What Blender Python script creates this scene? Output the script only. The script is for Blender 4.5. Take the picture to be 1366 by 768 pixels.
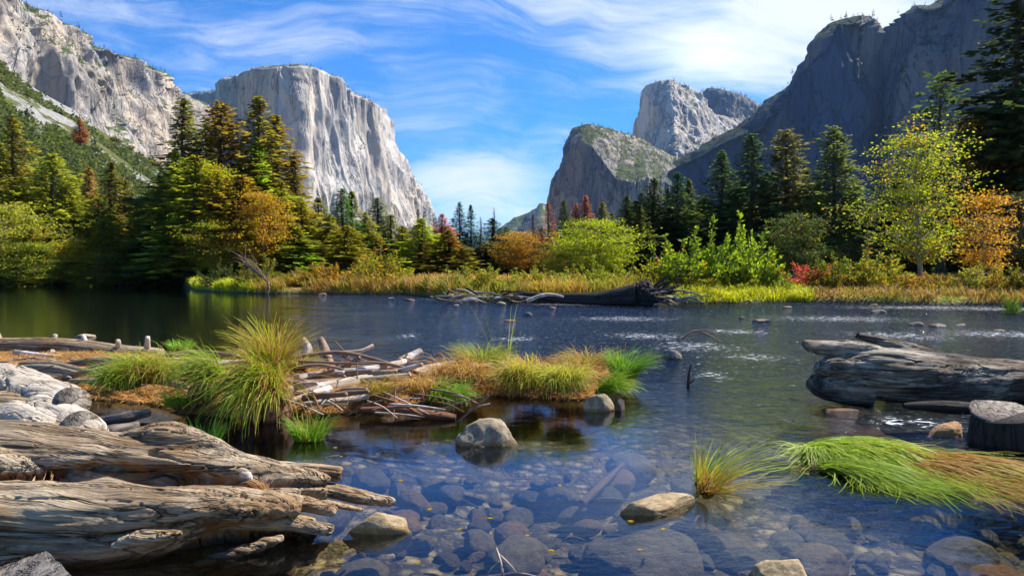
import bpy, math, random
import numpy as np
from mathutils import Vector, Matrix
for o in list(bpy.data.objects): bpy.data.objects.remove(o)
SC = bpy.context.scene; COL = SC.collection
rad = math.radians
# ---------------------------------------------------------------- camera
CAMH = 1.7; FPX = 1000.0; TILT = math.atan(24/1000)
cam = bpy.data.cameras.new('camera'); co = bpy.data.objects.new('camera', cam); COL.objects.link(co)
co.location = (0, 0, CAMH); co.rotation_euler = (math.pi/2 - TILT, 0, 0)
cam.sensor_width = 36; cam.lens = 36*FPX/1366; cam.clip_start = 0.05; cam.clip_end = 20000
SC.camera = co
# ---------------------------------------------------------------- sun, sky, exposure
SUN_AZ, SUN_EL = 62.0, 49.0            # degrees right of the view direction, above the horizon
SKY_STRENGTH = 0.055
sd = Vector((math.sin(rad(SUN_AZ))*math.cos(rad(SUN_EL)), math.cos(rad(SUN_AZ))*math.cos(rad(SUN_EL)), math.sin(rad(SUN_EL))))
sl = bpy.data.lights.new('sun', 'SUN'); sl.energy = 5.0; sl.angle = rad(0.55); sl.color = (1.0, 0.93, 0.82)
so = bpy.data.objects.new('sun', sl); COL.objects.link(so); so.rotation_euler = sd.to_track_quat('Z', 'Y').to_euler(); so.location = (0, 0, 50)
SC.view_settings.view_transform = 'Standard'; SC.view_settings.look = 'None'
SC.view_settings.gamma = 1; SC.view_settings.use_curve_mapping = False
SC.view_settings.exposure = 1.02
SC.cycles.use_denoising = True
SC.cycles.max_bounces = 8; SC.cycles.diffuse_bounces = 3; SC.cycles.glossy_bounces = 3; SC.cycles.transparent_max_bounces = 12
SC.cycles.volume_bounces = 0
SC.cycles.sample_clamp_indirect = 6

# ---------------------------------------------------------------- node helper
class NT:
    def __init__(s, tree): s.t = tree; tree.nodes.clear()
    def add(s, typ, **kw):
        n = s.t.nodes.new(typ)
        for k, v in kw.items(): setattr(n, k, v)
        return n
    def put(s, sock, v):
        if v is None: return
        if isinstance(v, bpy.types.NodeSocket): s.t.links.new(v, sock)
        elif isinstance(v, (tuple, list)):
            n = len(sock.default_value); v = tuple(v)
            if len(v) < n: v = v + (1.0,)
            sock.default_value = v[:n]
        else:
            try: sock.default_value = v
            except TypeError: sock.default_value = (v,)*len(sock.default_value)
    def math(s, op, a, b=None, c=None, clamp=False):
        n = s.add('ShaderNodeMath', operation=op); n.use_clamp = clamp
        s.put(n.inputs[0], a); s.put(n.inputs[1], b); s.put(n.inputs[2], c); return n.outputs[0]
    def vmath(s, op, a, b=None):
        n = s.add('ShaderNodeVectorMath', operation=op)
        s.put(n.inputs[0], a); s.put(n.inputs[1], b); return n.outputs[1] if op in ('DOT_PRODUCT', 'LENGTH') else n.outputs[0]
    def noise(s, vec, scale=1, detail=4, rough=0.5, dist=0.0, lac=2.0):
        n = s.add('ShaderNodeTexNoise'); s.put(n.inputs['Vector'], vec); s.put(n.inputs['Scale'], scale)
        s.put(n.inputs['Detail'], detail); s.put(n.inputs['Roughness'], rough); s.put(n.inputs['Distortion'], dist); s.put(n.inputs['Lacunarity'], lac)
        return n.outputs[0]
    def voro(s, vec, scale=1, feature='F1', out=0, rnd=1.0):
        n = s.add('ShaderNodeTexVoronoi', feature=feature); s.put(n.inputs['Vector'], vec); s.put(n.inputs['Scale'], scale)
        s.put(n.inputs['Randomness'], rnd); return n.outputs[out]
    def sm(s, v, a, b, lo=0.0, hi=1.0):
        n = s.add('ShaderNodeMapRange'); n.interpolation_type = 'SMOOTHSTEP'
        if a > b: a, b, lo, hi = b, a, hi, lo
        s.put(n.inputs[0], v); s.put(n.inputs[1], a); s.put(n.inputs[2], b); s.put(n.inputs[3], lo); s.put(n.inputs[4], hi); return n.outputs[0]
    def mix(s, f, a, b, blend='MIX'):
        n = s.add('ShaderNodeMix', data_type='RGBA', blend_type=blend)
        s.put(n.inputs[0], f); s.put(n.inputs[6], a); s.put(n.inputs[7], b); return n.outputs[2]
    def ramp(s, f, stops):
        n = s.add('ShaderNodeValToRGB'); e = n.color_ramp.elements
        while len(e) < len(stops): e.new(0.5)
        for el, (p, c) in zip(e, stops): el.position = p; el.color = tuple(c) + (1,) if len(c) == 3 else c
        s.put(n.inputs[0], f); return n.outputs[0]
    def scale(s, vec, sx, sy, sz): return s.vmath('MULTIPLY', vec, (sx, sy, sz))
    def sep(s, v):
        n = s.add('ShaderNodeSeparateXYZ'); s.put(n.inputs[0], v); return n.outputs
    def comb(s, x, y, z):
        n = s.add('ShaderNodeCombineXYZ'); s.put(n.inputs[0], x); s.put(n.inputs[1], y); s.put(n.inputs[2], z); return n.outputs[0]
    def attr(s, name):
        return s.add('ShaderNodeAttribute', attribute_name=name)
    def bump(s, h, dist=1.0, strength=1.0, normal=None):
        n = s.add('ShaderNodeBump'); s.put(n.inputs['Height'], h); s.put(n.inputs['Distance'], dist); s.put(n.inputs['Strength'], strength)
        if normal: s.put(n.inputs['Normal'], normal)
        return n.outputs[0]
    def pos(s): return s.add('ShaderNodeNewGeometry').outputs['Position']
    def out(s, sh, kind='ShaderNodeOutputMaterial', sock='Surface'):
        n = s.add(kind); s.t.links.new(sh, n.inputs[sock]); return n
    def pbr(s, col, rough=0.8, normal=None, spec=0.3, **kw):
        n = s.add('ShaderNodeBsdfPrincipled'); s.put(n.inputs['Base Color'], col); s.put(n.inputs['Roughness'], rough)
        s.put(n.inputs['Specular IOR Level'], spec)
        if normal: s.put(n.inputs['Normal'], normal)
        return n.outputs[0]
    def mixsh(s, f, a, b):
        n = s.add('ShaderNodeMixShader'); s.put(n.inputs[0], f); s.t.links.new(a, n.inputs[1]); s.t.links.new(b, n.inputs[2]); return n.outputs[0]
def newmat(name):
    m = bpy.data.materials.new(name); m.use_nodes = True; return m, NT(m.node_tree)

# ---------------------------------------------------------------- world
def build_world():
    w = bpy.data.worlds.new('World'); SC.world = w; w.use_nodes = True
    n = NT(w.node_tree)
    sky = n.add('ShaderNodeTexSky', sky_type='NISHITA'); sky.sun_disc = False
    sky.sun_elevation = rad(SUN_EL); sky.sun_rotation = rad(SUN_AZ); sky.altitude = 1200
    sky.air_density = 1.0; sky.dust_density = 0.25; sky.ozone_density = 3.0
    tc = n.add('ShaderNodeTexCoord').outputs['Generated']
    d = n.sep(tc)
    yy = n.math('MAXIMUM', n.math('ABSOLUTE', d[1]), 0.05)
    u = n.math('DIVIDE', d[0], yy); v = n.math('DIVIDE', d[2], yy)
    zz = n.math('ADD', n.math('MAXIMUM', d[2], 0.0), 0.12)
    P = n.comb(n.math('DIVIDE', d[0], zz), n.math('DIVIDE', d[1], zz), 0.0)
    uv = n.comb(u, v, 0.0)
    warp = n.noise(uv, 2.2, 3, 0.6)
    uvw = n.comb(n.math('ADD', u, n.math('MULTIPLY', warp, 0.35)), n.math('ADD', n.math('ADD', v, n.math('MULTIPLY', u, 0.10)), n.math('MULTIPLY', warp, 0.18)), 0.0)
    st = n.noise(n.scale(uvw, 3.0, 24, 1), 1.0, 10, 0.66, 0.9)
    soft = n.noise(n.scale(uvw, 2.6, 6.0, 1), 1.0, 6, 0.58, 0.6)
    puffs = n.noise(n.scale(uvw, 9, 26, 1), 1.0, 7, 0.6, 0.3)
    def g(px, py, sx, sy, wt):
        a = n.math('DIVIDE', n.math('SUBTRACT', u, (px-683)/1000), sx/1000)
        b = n.math('DIVIDE', n.math('SUBTRACT', v, (360-py)/1000), sy/1000)
        r = n.math('ADD', n.math('MULTIPLY', a, a), n.math('MULTIPLY', b, b))
        return n.math('MULTIPLY', n.math('EXPONENT', n.math('MULTIPLY', r, -1.0)), wt)
    acc = None
    for a in [(640, 245, 130, 45, .62), (300, 60, 190, 55, .27), (920, 70, 130, 60, .36), (1060, 50, 150, 80, .50), (1180, 10, 120, 40, .35), (780, 60, 120, 40, .25), (660, 140, 160, 22, .17),
              (880, 10, 260, 35, .28), (560, 175, 70, 22, .2), (760, 180, 60, 14, .2), (480, 15, 120, 30, .18), (60, 0, 160, 40, .15), (700, 300, 200, 22, .35)]:
        q = g(*a); acc = q if acc is None else n.math('ADD', acc, q)
    dens = n.math('ADD', n.math('MULTIPLY', soft, 0.95), n.math('MULTIPLY', st, 0.65))
    dens = n.math('ADD', dens, n.math('MULTIPLY', puffs, 0.35))
    dens = n.math('SUBTRACT', n.math('ADD', dens, n.math('MULTIPLY', acc, 0.72)), 1.06)
    fac = n.math('MULTIPLY', n.sm(dens, -0.12, 0.55), n.sm(n.math('ADD', st, n.math('MULTIPLY', acc, .35)), .34, .62, .35, 1.0))
    fac = n.math('MULTIPLY', fac, n.sm(d[2], -0.02, 0.03))
    fac = n.math('MULTIPLY', fac, n.sm(v, .34, .50, 1.0, .25))
    skyc = n.mix(1.0, sky.outputs[0], (0.38, 1.06, 1.75), 'MULTIPLY')
    glow = g(925, 75, 60, 40, .6)
    cl = n.mix(1.0, (12.2, 12.8, 13.4), n.math('ADD', 0.8, n.math('MULTIPLY', glow, 0.4)), 'MULTIPLY')
    c = n.mix(n.math('MULTIPLY', fac, 0.9), skyc, cl)
    bg = n.add('ShaderNodeBackground'); n.put(bg.inputs[0], c); bg.inputs[1].default_value = SKY_STRENGTH
    n.out(bg.outputs[0], 'ShaderNodeOutputWorld')
build_world()

# ---------------------------------------------------------------- geometry helpers
FW = np.array([0, math.cos(TILT), -math.sin(TILT)]); UP = np.array([0, math.sin(TILT), math.cos(TILT)]); CP = np.array([0, 0, CAMH])
def ray(px, py):
    return FW + (px-683)/FPX*np.array([1., 0, 0]) + (384-py)/FPX*UP
def W(px, py, D):
    d = ray(px, py); return CP + d*(D/d[1])
def G(px, py, z=0.0):
    d = ray(px, py); return CP + d*((z-CAMH)/d[2])
def H3(ix, iy, iz, seed):
    h = (ix.astype(np.int64)*374761393 + iy.astype(np.int64)*668265263 + iz.astype(np.int64)*2147483647 + seed*974634777) & 0xffffffff
    h = ((h ^ (h >> 13))*1274126177) & 0xffffffff
    h = ((h ^ (h >> 16))*2246822519) & 0xffffffff
    return ((h ^ (h >> 15)) & 0xffffff)/float(0xffffff)
def vn(p, seed=0):
    f = np.floor(p); t = p - f; t = t*t*t*(t*(t*6-15)+10); i = f.astype(np.int64)
    r = 0
    for dx in (0, 1):
        for dy in (0, 1):
            for dz in (0, 1):
                wgt = (t[:, 0] if dx else 1-t[:, 0])*(t[:, 1] if dy else 1-t[:, 1])*(t[:, 2] if dz else 1-t[:, 2])
                r = r + wgt*H3(i[:, 0]+dx, i[:, 1]+dy, i[:, 2]+dz, seed)
    return r*2-1
def fbm(p, oct=4, gain=0.5, seed=0, ridged=False, lac=2.03):
    a = 1.0; s = 0; tot = 0; p = np.asarray(p, float)
    for k in range(oct):
        n = vn(p, seed+k*17)
        if ridged: n = 1-2*np.abs(n)
        s = s + a*n; tot += a; a *= gain; p = p*lac + 11.3
    return s/tot
def mesh_data(name, V, F, mat=None, smooth=True, rnd=None, gc=None, F3=None):
    me = bpy.data.meshes.new(name); V = np.asarray(V, np.float32); me.vertices.add(len(V)); me.vertices.foreach_set('co', V.ravel())
    blocks = []
    if F is not None and len(F): blocks.append(np.asarray(F, np.int32))
    if F3 is not None and len(F3): blocks.append(np.asarray(F3, np.int32))
    tot = np.concatenate([np.full(len(b), b.shape[1], np.int32) for b in blocks]); loops = np.concatenate([b.ravel() for b in blocks])
    st = np.concatenate([[0], np.cumsum(tot)[:-1]]).astype(np.int32)
    me.loops.add(len(loops)); me.loops.foreach_set('vertex_index', loops)
    me.polygons.add(len(tot)); me.polygons.foreach_set('loop_start', st)
    me.polygons.foreach_set('use_smooth', np.full(len(tot), smooth))
    if rnd is not None:
        a = me.attributes.new('rnd', 'FLOAT', 'POINT'); a.data.foreach_set('value', np.asarray(rnd, np.float32))
    if gc is not None:
        a = me.attributes.new('gc', 'FLOAT_VECTOR', 'POINT'); a.data.foreach_set('vector', np.asarray(gc, np.float32).ravel())
    me.update(calc_edges=True); me.validate()
    if mat: me.materials.append(mat)
    return me
def link(name, me, parent=None):
    o = bpy.data.objects.new(name, me); COL.objects.link(o)
    if parent: o.parent = parent
    return o
LABELS = {}
def tag(o, label=None, cat=None, group=None, kind=None):
    if label: o['label'] = label
    if cat: o['category'] = cat
    if group: o['group'] = group
    if kind: o['kind'] = kind
    return o
def empty(name, loc=(0, 0, 0), rz=0, sc=(1, 1, 1)):
    o = bpy.data.objects.new(name, None); COL.objects.link(o); o.location = loc; o.rotation_euler = (0, 0, rz); o.scale = sc
    o.empty_display_size = .2
    return o
def grid_faces(nu, nv, wrapu=False):
    i = np.arange(nu if wrapu else nu-1)[:, None]; j = np.arange(nv-1)[None, :]; i2 = (i+1) % nu
    return np.stack([i*nv+j, i2*nv+j, i2*nv+j+1, i*nv+j+1], -1).reshape(-1, 4)
def vnormals(me):
    me.update(); n = np.zeros(len(me.vertices)*3, np.float32); me.vertices.foreach_get('normal', n); return n.reshape(-1, 3).astype(float)
def vcos(me):
    n = np.zeros(len(me.vertices)*3, np.float32); me.vertices.foreach_get('co', n); return n.reshape(-1, 3).astype(float)
def setcos(me, V): me.vertices.foreach_set('co', np.asarray(V, np.float32).ravel()); me.update()
def smooth_path(P, n):
    P = np.asarray(P, float); k = len(P); t = np.linspace(0, k-1, n); i = np.clip(t.astype(int), 0, k-2); f = (t-i)[:, None]
    p1 = P[i]; p2 = P[i+1]; p0 = P[np.maximum(i-1, 0)]; p3 = P[np.minimum(i+2, k-1)]
    return 0.5*((2*p1)+(-p0+p2)*f+(2*p0-5*p1+4*p2-p3)*f**2+(-p0+3*p1-3*p2+p3)*f**3)
def tube(P, R, segs=12, n=None, amp=0.0, nscale=8., seed=0, capr=0.3):
    """tapered tube along P; returns V, quads, gc"""
    P = np.asarray(P, float); R = np.asarray(R, float)
    if n:
        t0 = np.linspace(0, 1, len(P)); t = np.linspace(0, 1, n); R = np.interp(t, np.linspace(0, 1, len(R)), R); P = smooth_path(P, n)
    else: n = len(P); R = np.interp(np.linspace(0, 1, n), np.linspace(0, 1, len(R)), R)
    T = np.gradient(P, axis=0); T /= np.linalg.norm(T, axis=1)[:, None]+1e-9
    ref = np.array([0, 0, 1.]) if abs(T[:, 2]).mean() < .8 else np.array([1., 0, 0])
    A = np.cross(T, ref); A /= np.linalg.norm(A, axis=1)[:, None]+1e-9; B = np.cross(A, T)
    s = np.concatenate([[0], np.cumsum(np.linalg.norm(np.diff(P, axis=0), axis=1))])
    ph = np.linspace(0, 2*np.pi, segs, endpoint=False)
    # end caps: extra shrunken rings
    Pe = np.vstack([P[:1], P, P[-1:]]); Re = np.concatenate([[R[0]*0.02], R, [R[-1]*0.02]]); Ae = np.vstack([A[:1], A, A[-1:]]); Be = np.vstack([B[:1], B, B[-1:]]); se = np.concatenate([s[:1], s, s[-1:]])
    rr = np.repeat(Re[:, None], segs, 1)
    c, sn = np.cos(ph), np.sin(ph)
    gc = np.stack([np.repeat(se[:, None], segs, 1), rr*c[None], rr*sn[None]], -1).reshape(-1, 3)
    if amp:
        d = fbm(np.stack([gc[:, 0]*nscale*.3, gc[:, 1]*nscale, gc[:, 2]*nscale], 1)+seed*7.1, 4, .55, seed).reshape(rr.shape)
        rr = rr*(1+amp*d)
    V = Pe[:, None, :] + (Ae[:, None, :]*c[None, :, None] + Be[:, None, :]*sn[None, :, None])*rr[..., None]
    V = V.reshape(-1, 3); nr = len(Pe)
    i = np.arange(nr-1)[:, None]; j = np.arange(segs)[None, :]; j2 = (j+1) % segs
    F = np.stack([i*segs+j, i*segs+j2, (i+1)*segs+j2, (i+1)*segs+j], -1).reshape(-1, 4)
    return V, F, gc
class MB:
    def __init__(s): s.V = []; s.F = []; s.G = []; s.R = []; s.n = 0
    def add(s, V, F, gc=None, r=None):
        s.V.append(V); s.F.append(np.asarray(F)+s.n); s.G.append(gc if gc is not None else V); s.R.append(np.full(len(V), 0.5) if r is None else r); s.n += len(V); return s
    def data(s, name, mat, smooth=True):
        return mesh_data(name, np.vstack(s.V), np.vstack(s.F), mat, smooth, rnd=np.concatenate(s.R), gc=np.vstack(s.G))
# ---------------------------------------------------------------- materials
def cliff_mat(name, base, warm, dark, sc=1.0, brush=0.0, brushcol=(.05, .07, .02), bump=6.0):
    m, n = newmat(name); p = n.pos()
    big = n.noise(n.scale(p, .006*sc, .006*sc, .0022*sc), 1, 5, .6, .6)
    st = n.noise(n.scale(p, .045*sc, .045*sc, .0055*sc), 1, 7, .68, 1.2)
    fine = n.noise(n.scale(p, .16*sc, .16*sc, .035*sc), 1, 7, .7, .5)
    cr = n.math('ABSOLUTE', n.math('SUBTRACT', n.noise(n.scale(p, .011*sc, .011*sc, .0022*sc), 1, 6, .6, 1.0), 0.5))
    ledge = n.noise(n.scale(p, .012*sc, .012*sc, .05*sc), 1, 6, .65, .8)
    wp = n.vmath('ADD', p, n.comb(n.math('MULTIPLY', big, 160), n.math('MULTIPLY', big, 160), n.math('MULTIPLY', big, 260)))
    pan = n.voro(n.scale(wp, .0105*sc, .0105*sc, .0048*sc), 1, out=1); pe = n.voro(n.scale(wp, .0105*sc, .0105*sc, .0048*sc), 1, 'DISTANCE_TO_EDGE')
    zone = n.noise(n.scale(p, .0045*sc, .0045*sc, .0028*sc), 1, 3, .5)
    c = n.mix(n.sm(big, .38, .62), base, warm)
    c = n.mix(1.0, c, n.ramp(n.sep(pan)[0], [(0, (.74, .74, .76)), (.5, (1, 1, 1)), (1, (1.25, 1.22, 1.18))]), 'MULTIPLY')
    c = n.mix(n.math('MULTIPLY', n.sm(pe, .035, .0), .6), c, dark)
    c = n.mix(n.math('MULTIPLY', n.sm(st, .52, .66), n.sm(zone, .40, .60, .15, .95)), c, dark)
    c = n.mix(n.sm(st, .46, .30, 0, .45), c, (min(1, base[0]*1.35), min(1, base[1]*1.35), min(1, base[2]*1.33)))
    c = n.mix(n.sm(cr, .012, .0, 0, .85), c, tuple(x*.45 for x in dark))
    c = n.mix(n.sm(fine, .5, .72, 0, .4), c, dark)
    nz = n.sep(n.add('ShaderNodeNewGeometry').outputs['Normal'])[2]
    f = n.math('ADD', n.math('MULTIPLY', nz, 1.0), n.math('ADD', n.math('MULTIPLY', ledge, .7), n.math('MULTIPLY', fine, .35)))
    f = n.sm(f, 1.42-brush, 1.56-brush)
    g = n.mix(n.sm(n.noise(p, .05*sc, 4, .6), .4, .6), brushcol, tuple(x*1.9 for x in brushcol))
    c = n.mix(f, c, g)
    h = n.math('ADD', n.math('MULTIPLY', st, 1.0), n.math('MULTIPLY', fine, .45))
    h = n.math('ADD', h, n.math('MULTIPLY', n.sm(cr, .05, 0), -.5))
    n.out(n.pbr(c, .9, n.bump(h, bump/sc), .1)); return m
M = {}
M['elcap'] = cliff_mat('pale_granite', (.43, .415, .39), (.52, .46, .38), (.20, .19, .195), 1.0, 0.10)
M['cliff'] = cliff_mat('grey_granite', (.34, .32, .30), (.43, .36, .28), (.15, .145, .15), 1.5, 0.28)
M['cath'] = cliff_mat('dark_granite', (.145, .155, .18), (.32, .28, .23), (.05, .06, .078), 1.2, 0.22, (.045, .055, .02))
M['shade'] = cliff_mat('shaded_granite', (.048, .070, .115), (.19, .175, .155), (.02, .032, .058), .8, 0.28, (.015, .025, .012))  # rock and brush colours carry the blue shade of the wall
def slope_mat():
    m, n = newmat('brushy_talus'); p = n.pos()
    big = n.noise(n.scale(p, .012, .005, .009), 1, 5, .6, .8); fine = n.noise(p, .12, 6, .7)
    scree = n.mix(fine, (.22, .215, .20), (.42, .41, .39)); scree = n.mix(n.sm(n.voro(p, .5), .1, .5), (.15, .15, .14), scree)
    gr = n.mix(n.sm(n.noise(p, .06, 5, .7), .35, .65), (.045, .06, .018), (.13, .13, .035))
    gr = n.mix(n.sm(n.voro(p, .18), .55, .25, 0, .6), gr, (.14, .15, .04))
    f = n.sm(n.math('ADD', big, n.math('MULTIPLY', fine, .25)), .66, .72)
    n.out(n.pbr(n.mix(f, gr, scree), .95, n.bump(n.math('ADD', fine, n.voro(p, .18)), 4.0), .1)); return m
M['slope'] = slope_mat()
def ground_mat():
    m, n = newmat('riverbed_and_bank'); p = n.pos(); z = n.sep(p)[2]; x, y = n.sep(p)[0], n.sep(p)[1]
    a = n.noise(p, 1.3, 6, .65); b = n.noise(p, 9, 6, .7); v = n.voro(p, 5.5); v2 = n.voro(p, 17.0)
    cobc = n.voro(p, 5.5, out=1)
    cob = n.mix(n.sep(cobc)[0], (.07, .062, .04), (.30, .25, .155))
    bed = n.mix(n.sm(v, .62, .25), (.035, .03, .02), cob)
    bed = n.mix(n.sm(v2, .5, .2, 0, .5), bed, (.15, .13, .09))
    bed = n.mix(n.sm(a, .50, .66, 0, .8), bed, n.mix(b, (.10, .075, .03), (.24, .16, .05)))
    bed = n.mix(n.sm(b, .5, .75, 0, .6), bed, (.03, .03, .02))
    # land: dry meadow, moss and leaf litter
    meadow = n.mix(n.sm(n.noise(p, .12, 4, .6), .4, .6), (.30, .20, .05), (.45, .22, .07))
    meadow = n.mix(n.sm(b, .35, .65), meadow, (.16, .15, .03))
    green = n.mix(b, (.14, .20, .02), (.30, .32, .03))
    land = n.mix(n.sm(n.noise(p, .25, 4, .6), .42, .58), green, meadow)
    far = n.sm(y, 62, 110)
    land = n.mix(far, land, n.mix(b, (.05, .045, .02), (.12, .085, .04)))
    mud = n.mix(b, (.05, .04, .028), (.14, .11, .075))
    c = n.mix(n.sm(z, -.05, .06), bed, mud); c = n.mix(n.sm(n.math('ADD', z, n.math('MULTIPLY', b, .12)), .12, .24), c, land)
    hh = n.math('ADD', n.math('MULTIPLY', n.sm(v, .6, 0), .06), n.math('ADD', n.math('MULTIPLY', b, .05), n.math('MULTIPLY', n.sm(v2, .5, 0), .02)))
    n.out(n.pbr(c, .85, n.bump(hh, 1.0), .2)); return m
M['ground'] = ground_mat()
def water_mat():
    m, n = newmat('river_water'); p = n.pos(); x, y, z = n.sep(p)
    # flow: riffle far centre and right, calm far left and in the near pool
    nz1 = n.noise(p, .25, 3, .5)
    s1 = n.math('ADD', x, n.math('MULTIPLY', y, .26)); s1 = n.math('ADD', s1, n.math('MULTIPLY', nz1, 7))
    far = n.math('MULTIPLY', n.sm(s1, 1.0, 9.0), n.sm(y, 9.0, 13.0))
    rgt = n.sm(n.math('ADD', x, n.math('MULTIPLY', nz1, 1.2)), 1.5, 4.0); rgt = n.math('MULTIPLY', rgt, n.sm(y, 4.5, 8.0))
    rif = n.math('MAXIMUM', far, n.math('MULTIPLY', rgt, .75))
    amp = n.math('ADD', .0034, n.math('MULTIPLY', rif, .095))
    wp = n.scale(p, 1.0, 1.5, 1)
    w1 = n.noise(wp, 3.2, 4, .58, .5); w2 = n.noise(wp, 1.1, 2, .5, .3); w3 = n.noise(wp, 11, 4, .65, .6)
    h = n.math('ADD', n.math('MULTIPLY', w1, amp), n.math('MULTIPLY', w2, n.math('MULTIPLY', amp, 2.0)))
    h = n.math('ADD', h, n.math('MULTIPLY', w3, n.math('ADD', n.math('MULTIPLY', amp, .30), n.math('MULTIPLY', rgt, .006))))
    nrm = n.bump(h, 1.0)
    gl = n.add('ShaderNodeBsdfGlossy'); gl.inputs['Roughness'].default_value = .03; n.put(gl.inputs['Normal'], nrm); n.put(gl.inputs['Color'], (.74, .84, 1.0))
    tr = n.add('ShaderNodeBsdfTransparent')
    deep = n.sm(n.math('ADD', y, n.math('MULTIPLY', rgt, 1.5)), 7.0, 12.5)
    n.put(tr.inputs['Color'], n.mix(deep, (.84, .82, .70), (.28, .34, .36)))
    cosv = n.math('ABSOLUTE', n.vmath('DOT_PRODUCT', n.add('ShaderNodeNewGeometry').outputs['Incoming'], nrm), clamp=True)
    fr = n.math('ADD', .02, n.math('MULTIPLY', .98, n.math('POWER', n.math('SUBTRACT', 1.0, cosv), 5.0)))
    body = n.mixsh(fr, tr.outputs[0], gl.outputs[0])
    # foam where the riffle breaks, and glitter flecks
    def spot(px, py, sx, sy):
        c = G(px, py); a = n.math('DIVIDE', n.math('SUBTRACT', x, float(c[0])), sx); b = n.math('DIVIDE', n.math('SUBTRACT', y, float(c[1])), sy)
        return n.math('EXPONENT', n.math('MULTIPLY', n.math('ADD', n.math('MULTIPLY', a, a), n.math('MULTIPLY', b, b)), -1.0))
    acc = None
    for s in [(930, 462, 1.6, 2.0), (985, 442, 1.5, 1.6), (1005, 476, 1.2, 1), (860, 448, 1.6, 2.0), (690, 452, 1.0, 1.0), (545, 448, .5, 1.4), (1195, 447, 2.2, 2.2), (1330, 445, 3.0, 2.0), (1240, 410, 7, 3),
              (1340, 412, 6, 3), (950, 500, .6, .8), (1215, 562, .7, .45), (1085, 510, .3, .5), (1290, 572, .35, .3), (830, 425, 3.0, 2.5), (1120, 425, 4, 3), (600, 398, 3, 4), (1330, 640, .35, .2), (760, 405, 4, 3)]:
        q = spot(*s); acc = q if acc is None else n.math('MAXIMUM', acc, q)
    fn = n.noise(n.scale(p, 1.0, 1.7, 1), 6.5, 7, .68, .9)
    fo = n.math('ADD', fn, n.math('MULTIPLY', acc, .215))
    foam = n.sm(fo, .735, .82)
    fl = n.noise(n.scale(p, 1.0, 1.3, 1), 11, 5, .7, .8)  # white flecks on the riffle, part foam, part painted sun glitter
    foam = n.math('MAXIMUM', foam, n.math('MULTIPLY', n.sm(n.math('ADD', fl, n.math('MULTIPLY', rif, .065)), .70, .735), n.math('MULTIPLY', rif, .8)))
    df = n.pbr((.82, .85, .88), .5, nrm)
    n.out(n.mixsh(n.math('MULTIPLY', foam, .85), body, df)); return m
M['water'] = water_mat()

# ---------------------------------------------------------------- ground sheet with the river channel
BANK = [(-900, 372), (-300, 375), (0, 380), (120, 377), (235, 378.5), (262, 388), (330, 391), (395, 392), (540, 393), (600, 400), (700, 403), (800, 405), (900, 407), (1060, 403), (1366, 408), (1700, 412), (2500, 420)]
bu = np.array([(a-683)/1000 for a, b in BANK]); bD = np.array([CAMH*1000/(b-360) for a, b in BANK])
def ground_h(X, Y):
    X = np.asarray(X, float); Y = np.asarray(Y, float)
    y = np.maximum(Y, .5); u = np.clip(X/y, -2.5, 2.5)
    Db = np.interp(u, bu, bD); P = np.stack([X, Y, 0*X], 1)
    t = Y-Db + 1.0*fbm(P*.35, 3, .5, 3)
    bed = -.42 + .12*fbm(P*.5, 3, .5, 5) + .045*fbm(P*2.3, 3, .5, 6)
    bed = bed + .20*np.exp(-((X-2.9)/1.5)**2-((Y-6.8)/2.3)**2) - .22*np.exp(-((X-.1)/1.0)**2-((Y-6.5)/1.6)**2)
    bed = np.where(Y > 14, bed-.3*np.clip((Y-14)/10, 0, 1), bed)
    land = .35+.35*np.clip(t/12, 0, 1)+.12*fbm(P*.2, 3, .5, 9)+.03*fbm(P*2., 3, .5, 10)
    k = np.clip((t+.8)/1.8, 0, 1); k = k*k*(3-2*k)
    h = bed*(1-k)+land*k
    # near bank behind the photographer
    t2 = (1.6-Y) + .5*fbm(P*.8, 3, .5, 12)
    k2 = np.clip((t2+.5)/1.2, 0, 1); k2 = k2*k2*(3-2*k2); k2 = np.where(Y < 3, k2, 0)
    near = np.where(k2 > 0, h*(1-k2)+(.22+.05*fbm(P*2, 3, .5, 2))*k2, h)
    return near
nr = 620; na = 1000
r = np.concatenate([np.linspace(.05, 12, 210), np.geomspace(12.15, 140, 300), np.geomspace(145, 6800, 100)])
A = np.concatenate([np.linspace(-48, 48, 760), np.linspace(48.8, 311.2, 240)])
A = np.radians(A); RR, AA = np.meshgrid(r, A, indexing='xy'); X = (RR*np.sin(AA)).ravel(); Y = (RR*np.cos(AA)).ravel()
V = np.stack([X, Y, ground_h(X, Y)], 1)
me = mesh_data('ground', V, grid_faces(na, len(r), True)[:, ::-1], M['ground'])
tag(link('ground', me), kind='structure')
# water sheet
r2 = np.geomspace(.3, 190, 120); A2 = np.radians(np.linspace(0, 360, 240, endpoint=False)); RR, AA = np.meshgrid(r2, A2)
V = np.stack([(RR*np.sin(AA)).ravel(), (RR*np.cos(AA)).ravel(), 0*RR.ravel()], 1)
tag(link('river_water', mesh_data('river_water', V, grid_faces(240, 120, True), M['water'])), kind='structure')

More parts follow.
